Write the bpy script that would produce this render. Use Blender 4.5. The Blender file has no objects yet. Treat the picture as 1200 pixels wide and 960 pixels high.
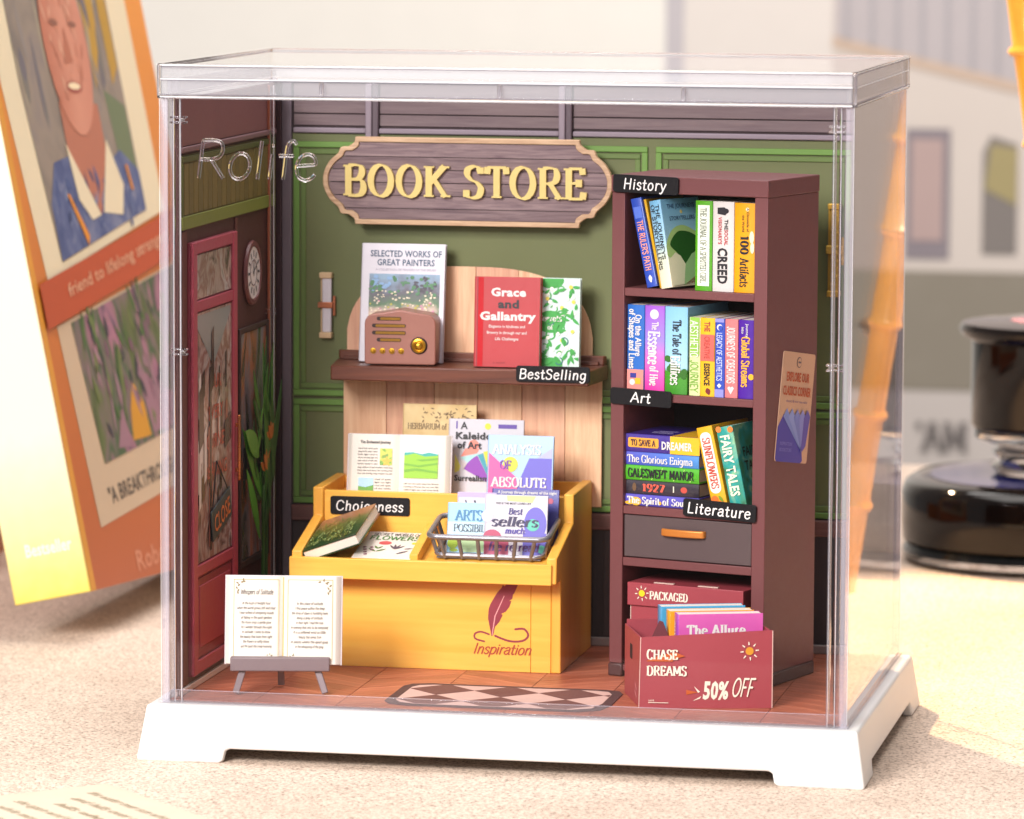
import bpy, bmesh, math, random
from mathutils import Vector, Matrix, Euler
random.seed(7)
R = math.radians
SC = bpy.context.scene
COL = SC.collection
SC.unit_settings.system = 'METRIC'
SC.unit_settings.scale_length = 0.01          # one unit is one centimetre: this is a miniature

# ------------------------------------------------------------------ camera
cam_d = bpy.data.cameras.new('camera'); cam = bpy.data.objects.new('camera', cam_d); COL.objects.link(cam)
SC.camera = cam
CY, CP, CR = -0.19485, 0.11166, 0.00474
F = Vector((math.sin(CY)*math.cos(CP), math.cos(CY)*math.cos(CP), -math.sin(CP)))
Rt = Vector((math.cos(CY), -math.sin(CY), 0)); Up = Rt.cross(F)
R2 = Rt*math.cos(CR)+Up*math.sin(CR); U2 = -Rt*math.sin(CR)+Up*math.cos(CR)
cam.matrix_world = Matrix(((R2.x, U2.x, -F.x, 19.9453), (R2.y, U2.y, -F.y, -72.276), (R2.z, U2.z, -F.z, 13.1241), (0, 0, 0, 1)))
cam_d.sensor_width = 36; cam_d.lens = 5554.86/1200*36
cam_d.clip_start = 1; cam_d.clip_end = 600
cam_d.dof.use_dof = True; cam_d.dof.focus_distance = 76.5; cam_d.dof.aperture_fstop = 0.42

# ------------------------------------------------------------------ world and lamps
W = bpy.data.worlds.new('World'); SC.world = W; W.use_nodes = True
bg = W.node_tree.nodes['Background']; bg.inputs[0].default_value = (1.0, 0.955, 0.92, 1); bg.inputs[1].default_value = 0.30

def lamp(name, loc, target, size, energy, color, size_y=None, kind='AREA', spot=None, soft=0.5):
    l = bpy.data.lights.new(name, kind); o = bpy.data.objects.new(name, l); COL.objects.link(o)
    o.location = loc
    o.rotation_euler = (Vector(target)-Vector(loc)).to_track_quat('-Z', 'Y').to_euler()
    l.energy = energy; l.color = color
    if kind == 'AREA':
        l.size = size
        if size_y: l.shape = 'RECTANGLE'; l.size_y = size_y
    if kind == 'SPOT':
        l.spot_size = R(spot); l.spot_blend = 0.25; l.shadow_soft_size = soft
    return o
lamp('soft_key', (-12, -52, 33), (5, 3, 4), 20, 60000, (1, 0.968, 0.925))  # large soft key from the upper left front
lamp('front_fill', (3, -64, 26), (5, 3, 5), 26, 10000, (1, 0.95, 0.90))  # soft fill added from the camera side, no real lamp
lamp('overhead_fill', (6, 12, 44), (4, 18, 0), 34, 18000, (1, 0.955, 0.905))  # fill added overhead to brighten the backdrop and table
lamp('backdrop_fill', (4, 48, 52), (3, 85, 4), 30, 23000, (1, 0.965, 0.93))  # fill added out of view to brighten the backdrop alone
lamp('low_sun', (-12, 38, 34), (16.5, 11, -0.9), 1, 230000, (1, 0.66, 0.32), kind='SPOT', spot=27, soft=0.8)

SC.view_settings.view_transform = 'Standard'; SC.view_settings.look = 'None'
SC.view_settings.exposure = 0.09; SC.view_settings.gamma = 1
SC.cycles.use_denoising = True
SC.cycles.max_bounces = 14; SC.cycles.transparent_max_bounces = 24; SC.cycles.transmission_bounces = 12
SC.cycles.glossy_bounces = 6; SC.cycles.diffuse_bounces = 4
SC.cycles.sample_clamp_indirect = 6.0
SC.cycles.caustics_reflective = False

# ------------------------------------------------------------------ materials
def lin(h):
    h = h.lstrip('#'); o = []
    for i in (0, 2, 4):
        c = int(h[i:i+2], 16)/255
        o.append(c/12.92 if c <= 0.04045 else ((c+0.055)/1.055)**2.4)
    return (*o, 1)
MC = {}
def nd(m, t, **k):
    n = m.node_tree.nodes.new(t)
    for a, b in k.items(): setattr(n, a, b)
    return n
def mat(hexc, rough=0.5, metal=0.0, var=0.06, bump=0.05, scale=9.0, coat=0.0, spec=0.5):
    key = ('p', hexc, rough, metal, var, bump, scale, coat, spec)
    if key in MC: return MC[key]
    m = bpy.data.materials.new('paint_'+hexc.strip('#')); m.use_nodes = True
    b = m.node_tree.nodes['Principled BSDF']; lk = m.node_tree.links.new
    c = lin(hexc)
    b.inputs['Roughness'].default_value = rough; b.inputs['Metallic'].default_value = metal
    b.inputs['Coat Weight'].default_value = coat; b.inputs['Coat Roughness'].default_value = 0.12
    b.inputs['Specular IOR Level'].default_value = spec
    tc = nd(m, 'ShaderNodeTexCoord'); nz = nd(m, 'ShaderNodeTexNoise'); nz.inputs['Scale'].default_value = scale
    nz.inputs['Detail'].default_value = 6; nz.inputs['Roughness'].default_value = 0.65
    lk(tc.outputs['Object'], nz.inputs['Vector'])
    mx = nd(m, 'ShaderNodeMix', data_type='RGBA')
    mx.inputs['A'].default_value = tuple(max(0, x*(1-var*2)) for x in c[:3])+(1,)
    mx.inputs['B'].default_value = tuple(min(1, x*(1+var*2)) for x in c[:3])+(1,)
    n3 = nd(m, 'ShaderNodeTexNoise'); n3.inputs['Scale'].default_value = 0.9; n3.inputs['Detail'].default_value = 2
    lk(tc.outputs['Object'], n3.inputs['Vector'])
    av = nd(m, 'ShaderNodeMath', operation='MULTIPLY_ADD'); av.inputs[1].default_value = 0.6
    lk(n3.outputs['Fac'], av.inputs[0]); hf = nd(m, 'ShaderNodeMath', operation='MULTIPLY'); hf.inputs[1].default_value = 0.4
    lk(nz.outputs['Fac'], hf.inputs[0]); lk(hf.outputs[0], av.inputs[2])
    lk(av.outputs[0], mx.inputs['Factor']); lk(mx.outputs['Result'], b.inputs['Base Color'])
    if bump:
        n2 = nd(m, 'ShaderNodeTexNoise'); n2.inputs['Scale'].default_value = scale*7; n2.inputs['Detail'].default_value = 3
        lk(tc.outputs['Object'], n2.inputs['Vector'])
        bp = nd(m, 'ShaderNodeBump'); bp.inputs['Strength'].default_value = bump*4; bp.inputs['Distance'].default_value = 0.004
        lk(n2.outputs['Fac'], bp.inputs['Height']); lk(bp.outputs['Normal'], b.inputs['Normal'])
        rr = nd(m, 'ShaderNodeMapRange'); rr.inputs['To Min'].default_value = max(0.03, rough-0.08); rr.inputs['To Max'].default_value = min(1, rough+0.1)
        lk(nz.outputs['Fac'], rr.inputs['Value']); lk(rr.outputs['Result'], b.inputs['Roughness'])
    MC[key] = m; return m
def wood(dark, light, axis='x', rough=0.5, s=1.0, bump=0.25, contrast=(0.3, 0.7)):
    key = ('w', dark, light, axis, rough, s, bump, contrast)
    if key in MC: return MC[key]
    m = bpy.data.materials.new('wood_'+light.strip('#')); m.use_nodes = True
    b = m.node_tree.nodes['Principled BSDF']; lk = m.node_tree.links.new
    b.inputs['Roughness'].default_value = rough
    tc = nd(m, 'ShaderNodeTexCoord'); mp = nd(m, 'ShaderNodeMapping'); lk(tc.outputs['Object'], mp.inputs['Vector'])
    sc = [14*s, 14*s, 14*s]; sc['xyz'.index(axis)] = 0.9*s; mp.inputs['Scale'].default_value = sc
    nz = nd(m, 'ShaderNodeTexNoise'); nz.inputs['Scale'].default_value = 1.0; nz.inputs['Detail'].default_value = 7
    nz.inputs['Roughness'].default_value = 0.62; nz.inputs['Distortion'].default_value = 0.7
    lk(mp.outputs['Vector'], nz.inputs['Vector'])
    rp = nd(m, 'ShaderNodeValToRGB'); e = rp.color_ramp.elements
    e[0].position = contrast[0]; e[0].color = lin(dark); e[1].position = contrast[1]; e[1].color = lin(light)
    lk(nz.outputs['Fac'], rp.inputs['Fac']); lk(rp.outputs['Color'], b.inputs['Base Color'])
    bp = nd(m, 'ShaderNodeBump'); bp.inputs['Strength'].default_value = bump; bp.inputs['Distance'].default_value = 0.01
    lk(nz.outputs['Fac'], bp.inputs['Height']); lk(bp.outputs['Normal'], b.inputs['Normal'])
    MC[key] = m; return m
def grad(cols, axis='z', lo=0, hi=1, rough=0.4, noise=0.0, nscale=3.0):
    """a printed colour run along one local axis, with optional wobble (watercolour print)"""
    key = ('g', tuple(cols), axis, lo, hi, rough, noise, nscale)
    if key in MC: return MC[key]
    m = bpy.data.materials.new('print_'+cols[0][0].strip('#')); m.use_nodes = True
    b = m.node_tree.nodes['Principled BSDF']; lk = m.node_tree.links.new; b.inputs['Roughness'].default_value = rough
    tc = nd(m, 'ShaderNodeTexCoord'); sp = nd(m, 'ShaderNodeSeparateXYZ'); lk(tc.outputs['Object'], sp.inputs[0])
    mr = nd(m, 'ShaderNodeMapRange'); mr.inputs['From Min'].default_value = lo; mr.inputs['From Max'].default_value = hi
    lk(sp.outputs['xyz'.index(axis)], mr.inputs['Value'])
    nz = nd(m, 'ShaderNodeTexNoise'); nz.inputs['Scale'].default_value = nscale; nz.inputs['Detail'].default_value = 5
    lk(tc.outputs['Object'], nz.inputs['Vector'])
    ma = nd(m, 'ShaderNodeMath', operation='MULTIPLY_ADD'); ma.inputs[1].default_value = noise
    sb = nd(m, 'ShaderNodeMath', operation='SUBTRACT'); sb.inputs[1].default_value = 0.5
    lk(nz.outputs['Fac'], sb.inputs[0]); lk(sb.outputs[0], ma.inputs[0]); lk(mr.outputs['Result'], ma.inputs[2])
    rp = nd(m, 'ShaderNodeValToRGB'); e = rp.color_ramp.elements
    while len(e) < len(cols): e.new(0.5)
    for i, (h, p) in enumerate(cols): e[i].position = p; 
    for i, (h, p) in enumerate(cols): e[i].color = lin(h)
    lk(ma.outputs[0], rp.inputs['Fac']); lk(rp.outputs['Color'], b.inputs['Base Color'])
    MC[key] = m; return m
def blotch(cols, scale=3.0, stretch=(1, 1, 1), rough=0.4, name='painted_print', spec=0.5, detail=4):
    key = ('b', tuple(cols), scale, stretch, rough, spec, detail)
    if key in MC: return MC[key]
    m = bpy.data.materials.new(name); m.use_nodes = True
    b = m.node_tree.nodes['Principled BSDF']; lk = m.node_tree.links.new; b.inputs['Roughness'].default_value = rough
    b.inputs['Specular IOR Level'].default_value = spec
    tc = nd(m, 'ShaderNodeTexCoord'); mp = nd(m, 'ShaderNodeMapping'); mp.inputs['Scale'].default_value = stretch
    lk(tc.outputs['Object'], mp.inputs['Vector'])
    nz = nd(m, 'ShaderNodeTexNoise'); nz.inputs['Scale'].default_value = scale; nz.inputs['Detail'].default_value = detail; nz.inputs['Distortion'].default_value = 0.6
    lk(mp.outputs['Vector'], nz.inputs['Vector'])
    rp = nd(m, 'ShaderNodeValToRGB'); e = rp.color_ramp.elements
    while len(e) < len(cols): e.new(0.5)
    n = len(cols)
    for i in range(n): e[i].position = 0.28+0.44*i/(n-1)
    for i in range(n): e[i].color = lin(cols[i])
    lk(nz.outputs['Fac'], rp.inputs['Fac']); lk(rp.outputs['Color'], b.inputs['Base Color'])
    MC[key] = m; return m
def thin_clear(name='clear_acrylic_sheet', tint=(0.97, 0.965, 0.975), milk=0.0, milkcol=(0.9, 0.88, 0.95), boost=1.0):
    """thin clear sheet: light goes straight through, Schlick reflection on each face"""
    m = bpy.data.materials.new(name); m.use_nodes = True
    nt = m.node_tree; nt.nodes.clear(); lk = nt.links.new
    out = nd(m, 'ShaderNodeOutputMaterial'); tr = nd(m, 'ShaderNodeBsdfTransparent'); tr.inputs[0].default_value = (*tint, 1)
    gl = nd(m, 'ShaderNodeBsdfGlossy'); gl.inputs['Roughness'].default_value = 0.012; gl.inputs[0].default_value = (1, 1, 1, 1)
    ge = nd(m, 'ShaderNodeNewGeometry'); dt = nd(m, 'ShaderNodeVectorMath', operation='DOT_PRODUCT')
    lk(ge.outputs['Incoming'], dt.inputs[0]); lk(ge.outputs['Normal'], dt.inputs[1])
    ab = nd(m, 'ShaderNodeMath', operation='ABSOLUTE'); lk(dt.outputs['Value'], ab.inputs[0])
    s1 = nd(m, 'ShaderNodeMath', operation='SUBTRACT'); s1.inputs[0].default_value = 1; lk(ab.outputs[0], s1.inputs[1])
    pw = nd(m, 'ShaderNodeMath', operation='POWER'); pw.inputs[1].default_value = 5; lk(s1.outputs[0], pw.inputs[0])
    mad = nd(m, 'ShaderNodeMath', operation='MULTIPLY_ADD'); mad.inputs[1].default_value = 0.96*boost; mad.inputs[2].default_value = 0.007
    lk(pw.outputs[0], mad.inputs[0]); mad.use_clamp = True
    mx = nd(m, 'ShaderNodeMixShader'); lk(mad.outputs[0], mx.inputs[0]); lk(tr.outputs[0], mx.inputs[1]); lk(gl.outputs[0], mx.inputs[2])
    last = mx
    if milk:
        df = nd(m, 'ShaderNodeBsdfDiffuse'); df.inputs[0].default_value = (*milkcol, 1)
        m2 = nd(m, 'ShaderNodeMixShader'); m2.inputs[0].default_value = milk; lk(mx.outputs[0], m2.inputs[1]); lk(df.outputs[0], m2.inputs[2]); last = m2
    lk(last.outputs[0], out.inputs['Surface'])
    return m
def glass(name, tint=(0.97, 0.96, 0.98), rough=0.02, ior=1.45, dens=None):
    m = bpy.data.materials.new(name); m.use_nodes = True
    b = m.node_tree.nodes['Principled BSDF']; b.inputs['Base Color'].default_value = (*tint, 1)
    b.inputs['Transmission Weight'].default_value = 1; b.inputs['Roughness'].default_value = rough; b.inputs['IOR'].default_value = ior
    return m
PANE = thin_clear()
LIDM = thin_clear('clear_acrylic_lid', (0.96, 0.95, 0.97), 0.0)
EDGE = thin_clear('clear_acrylic_edge', (0.955, 0.95, 0.965), 0.05, (0.85, 0.84, 0.88), 1.0)
POSTE = thin_clear('clear_acrylic_corner', (0.93, 0.92, 0.95), 0.20, (0.84, 0.80, 0.90), 1.0)
LSIDE = thin_clear('clear_acrylic_lid_side', (0.95, 0.945, 0.96), 0.12, (0.88, 0.91, 0.95), 1.0)
LINE = thin_clear('painted_edge_glint', (0.95, 0.95, 0.97), 0.62, (0.93, 0.93, 0.96), 1.0)  # milky white that paints edge highlights
GLS = glass('clear_moulded_acrylic', (0.985, 0.975, 1.0), 0.02, 1.42)

# ------------------------------------------------------------------ object helpers
def clean(n): return n
def link(name, me, parent=None):
    o = bpy.data.objects.new(name, me); COL.objects.link(o)
    if parent is not None: o.parent = parent
    return o
def thing(name, label, cat, loc=(0, 0, 0), rot=(0, 0, 0), group=None):
    o = bpy.data.objects.new(name, None); COL.objects.link(o); o.empty_display_size = 0.3
    o.location = loc; o.rotation_euler = [R(a) for a in rot]
    o['label'] = label; o['category'] = cat
    if group: o['group'] = group
    return o
class MB:
    def __init__(s): s.v = []; s.f = []
    def add(s, vs, fs):
        n = len(s.v); s.v += [tuple(v) for v in vs]; s.f += [tuple(i+n for i in f) for f in fs]; return s
    def box(s, x0, x1, y0, y1, z0, z1):
        return s.add([(x0,y0,z0),(x1,y0,z0),(x1,y1,z0),(x0,y1,z0),(x0,y0,z1),(x1,y0,z1),(x1,y1,z1),(x0,y1,z1)],
              [(0,3,2,1),(4,5,6,7),(0,1,5,4),(1,2,6,5),(2,3,7,6),(3,0,4,7)])
    def prism(s, pts, a, b, axis='y'):
        """polygon in the plane across axis, extruded from a to b. pts: (x,z) for y, (y,z) for x, (x,y) for z"""
        n = len(pts)
        def P(p, w): return {'y': (p[0], w, p[1]), 'x': (w, p[0], p[1]), 'z': (p[0], p[1], w)}[axis]
        vs = [P(p, a) for p in pts]+[P(p, b) for p in pts]
        return s.add(vs, [tuple(range(n)), tuple(range(2*n-1, n-1, -1))]+[(i, i+n, (i+1) % n+n, (i+1) % n) for i in range(n)])
    def tube(s, pts, r, seg=10, closed=False, cap=True):
        pts = [Vector(p) for p in pts]; n = len(pts); rings = []
        rs = r if isinstance(r, (list, tuple)) else [r]*n
        prev = None
        for i, p in enumerate(pts):
            a = pts[(i-1) % n] if (closed or i) else p; b = pts[(i+1) % n] if (closed or i < n-1) else p
            t = (b-a).normalized()
            if prev is None:
                h = Vector((0, 0, 1)) if abs(t.z) < 0.9 else Vector((1, 0, 0)); u = t.cross(h).normalized()
            else:
                u = (prev-t*prev.dot(t)).normalized()
            prev = u; w = t.cross(u)
            rings.append([p+(u*math.cos(2*math.pi*k/seg)+w*math.sin(2*math.pi*k/seg))*rs[i] for k in range(seg)])
        vs = [v for rg in rings for v in rg]; fs = []
        for i in range(n if closed else n-1):
            j = (i+1) % n
            for k in range(seg): fs.append((i*seg+k, i*seg+(k+1) % seg, j*seg+(k+1) % seg, j*seg+k))
        if cap and not closed: fs += [tuple(range(seg-1, -1, -1)), tuple(range((n-1)*seg, n*seg))]
        return s.add(vs, fs)
    def lathe(s, prof, c=(0, 0, 0), seg=40, axis='z', sq=2.0):
        vs = []; fs = []; n = len(prof)
        for k in range(seg):
            a = 2*math.pi*k/seg; ca, sa = math.cos(a), math.sin(a)
            q = (abs(ca)**sq+abs(sa)**sq)**(-1/sq)
            for (r, h) in prof:
                x, y = r*ca*q, r*sa*q
                vs.append({'z': (c[0]+x, c[1]+y, c[2]+h), 'y': (c[0]+x, c[1]-h, c[2]+y), 'x': (c[0]+h, c[1]+x, c[2]+y)}[axis])
        for k in range(seg):
            j = (k+1) % seg
            for i in range(n-1): fs.append((k*n+i, j*n+i, j*n+i+1, k*n+i+1))
        s.add(vs, fs); b = len(s.v)-len(vs)
        if prof[0][0] > 1e-6: s.f.append(tuple(b+k*n for k in range(seg-1, -1, -1)))
        if prof[-1][0] > 1e-6: s.f.append(tuple(b+k*n+n-1 for k in range(seg)))
        return s
    def mesh(s, name, m, smooth=False):
        me = bpy.data.meshes.new(name); me.from_pydata(s.v, [], s.f)
        bm = bmesh.new(); bm.from_mesh(me); bmesh.ops.remove_doubles(bm, verts=bm.verts, dist=1e-6) if smooth else None
        bmesh.ops.recalc_face_normals(bm, faces=bm.faces); bm.to_mesh(me); bm.free()
        me.materials.append(m)
        if smooth:
            me.polygons.foreach_set('use_smooth', [True]*len(me.polygons))
            me.set_sharp_from_angle(angle=R(38))
        me.update(); return me
def part(name, mb, m, parent=None, bevel=0, seg=2, smooth=False, label=None):
    o = link(name, mb.mesh(name, m, smooth), parent)
    if bevel:
        b = o.modifiers.new('edge', 'BEVEL'); b.width = bevel; b.segments = seg; b.limit_method = 'ANGLE'; b.angle_limit = R(35)
        b.harden_normals = False
        o.data.polygons.foreach_set('use_smooth', [True]*len(o.data.polygons)); o.data.set_sharp_from_angle(angle=R(50))
    if label: o['label'] = label
    return o
def bx(name, b, m, parent=None, bevel=0.012, **k):
    return part(name, MB().box(*b), m, parent, bevel, **k)
def struct(o): o['kind'] = 'structure'; return o
def solo(o, label, cat, group=None):
    o['label'] = label; o['category'] = cat
    if group: o['group'] = group
    return o

class Fr:
    """a flat place to print on: origin, reading direction, up direction"""
    def __init__(s, o, x, y):
        s.o = Vector(o); s.x = Vector(x).normalized(); s.y = Vector(y).normalized(); s.n = s.x.cross(s.y)
    def p(s, u, v, w=0): return s.o+s.x*u+s.y*v+s.n*w
def poly(parent, name, polys, m, fr, lay=1, e=0.004, thick=0, clip=None):
    if clip: polys = [q for q in (clip_rect(p, *clip) for p in polys) if q]
    if 1 < len(polys) <= 12:
        for k, p in enumerate(polys): o = poly(parent, name, [p], m, fr, lay+0.06*k, e)
        return o
    vs = []; fs = []
    for k, pl in enumerate(polys):
        n = len(vs); w = e*lay+0.0003*k
        vs += [fr.p(u, v, w) for u, v in pl]; fs.append(tuple(range(n, n+len(pl))))
    me = bpy.data.meshes.new(name); me.from_pydata([tuple(v) for v in vs], [], fs); me.materials.append(m); me.update()
    # face the print outward
    for p in me.polygons:
        if p.normal.dot(fr.n) < 0: p.flip()
    o = link(name, me, parent)
    if len(polys) > 12: o['kind'] = 'stuff'
    return o
def circ(cx, cy, rx, ry=None, n=22, a0=0, a1=360):
    ry = rx if ry is None else ry
    full = abs(a1-a0) >= 360
    return [(cx+rx*math.cos(R(a0+(a1-a0)*i/(n if full else n-1))), cy+ry*math.sin(R(a0+(a1-a0)*i/(n if full else n-1)))) for i in range(n)]
def rect(x0, x1, y0, y1): return [(x0, y0), (x1, y0), (x1, y1), (x0, y1)]
def rrect(x0, x1, y0, y1, r, n=5):
    o = []
    for cx, cy, a in ((x1-r, y0+r, -90), (x1-r, y1-r, 0), (x0+r, y1-r, 90), (x0+r, y0+r, 180)):
        for i in range(n+1): t = R(a+90*i/n); o.append((cx+r*math.cos(t), cy+r*math.sin(t)))
    return o
def leafshape(x, y, L, w, ang, bend=0.0, n=8):
    ca, sa = math.cos(R(ang)), math.sin(R(ang)); o = []
    for sgn in (1, -1):
        for i in range(n+1):
            t = i/n if sgn == 1 else 1-i/n
            lx = t*L; ly = sgn*w*math.sin(math.pi*t)**0.8/2*(1.1-0.4*t)+bend*t*t
            if sgn == -1 and (i == 0 or i == n): continue
            o.append((x+lx*ca-ly*sa, y+lx*sa+ly*ca))
    return o
def sm(pts):
    n = len(pts); P = [Vector(p) for p in pts]; out = []
    for i in range(n):
        a, b, c, d = P[i-1], P[i], P[(i+1) % n], P[(i+2) % n]
        for k in range(4):
            t = k/4; v = 0.5*(2*b+(c-a)*t+(2*a-5*b+4*c-d)*t*t+(3*b-a-3*c+d)*t**3); out.append((v.x, v.y))
    return out
def clip_half(pl, a, b, c):
    """keep a*x+b*y<=c"""
    out = []
    for i in range(len(pl)):
        p, q = pl[i], pl[(i+1) % len(pl)]; dp, dq = a*p[0]+b*p[1]-c, a*q[0]+b*q[1]-c
        if dp <= 0: out.append(p)
        if (dp < 0 < dq) or (dq < 0 < dp):
            t = dp/(dp-dq); out.append((p[0]+(q[0]-p[0])*t, p[1]+(q[1]-p[1])*t))
    return out
def clip_rect(pl, x0, x1, y0, y1):
    for a, b, c in ((1, 0, x1), (-1, 0, -x0), (0, 1, y1), (0, -1, -y0)):
        if len(pl) >= 3: pl = clip_half(pl, a, b, c)
    return pl if len(pl) >= 3 else None

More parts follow.
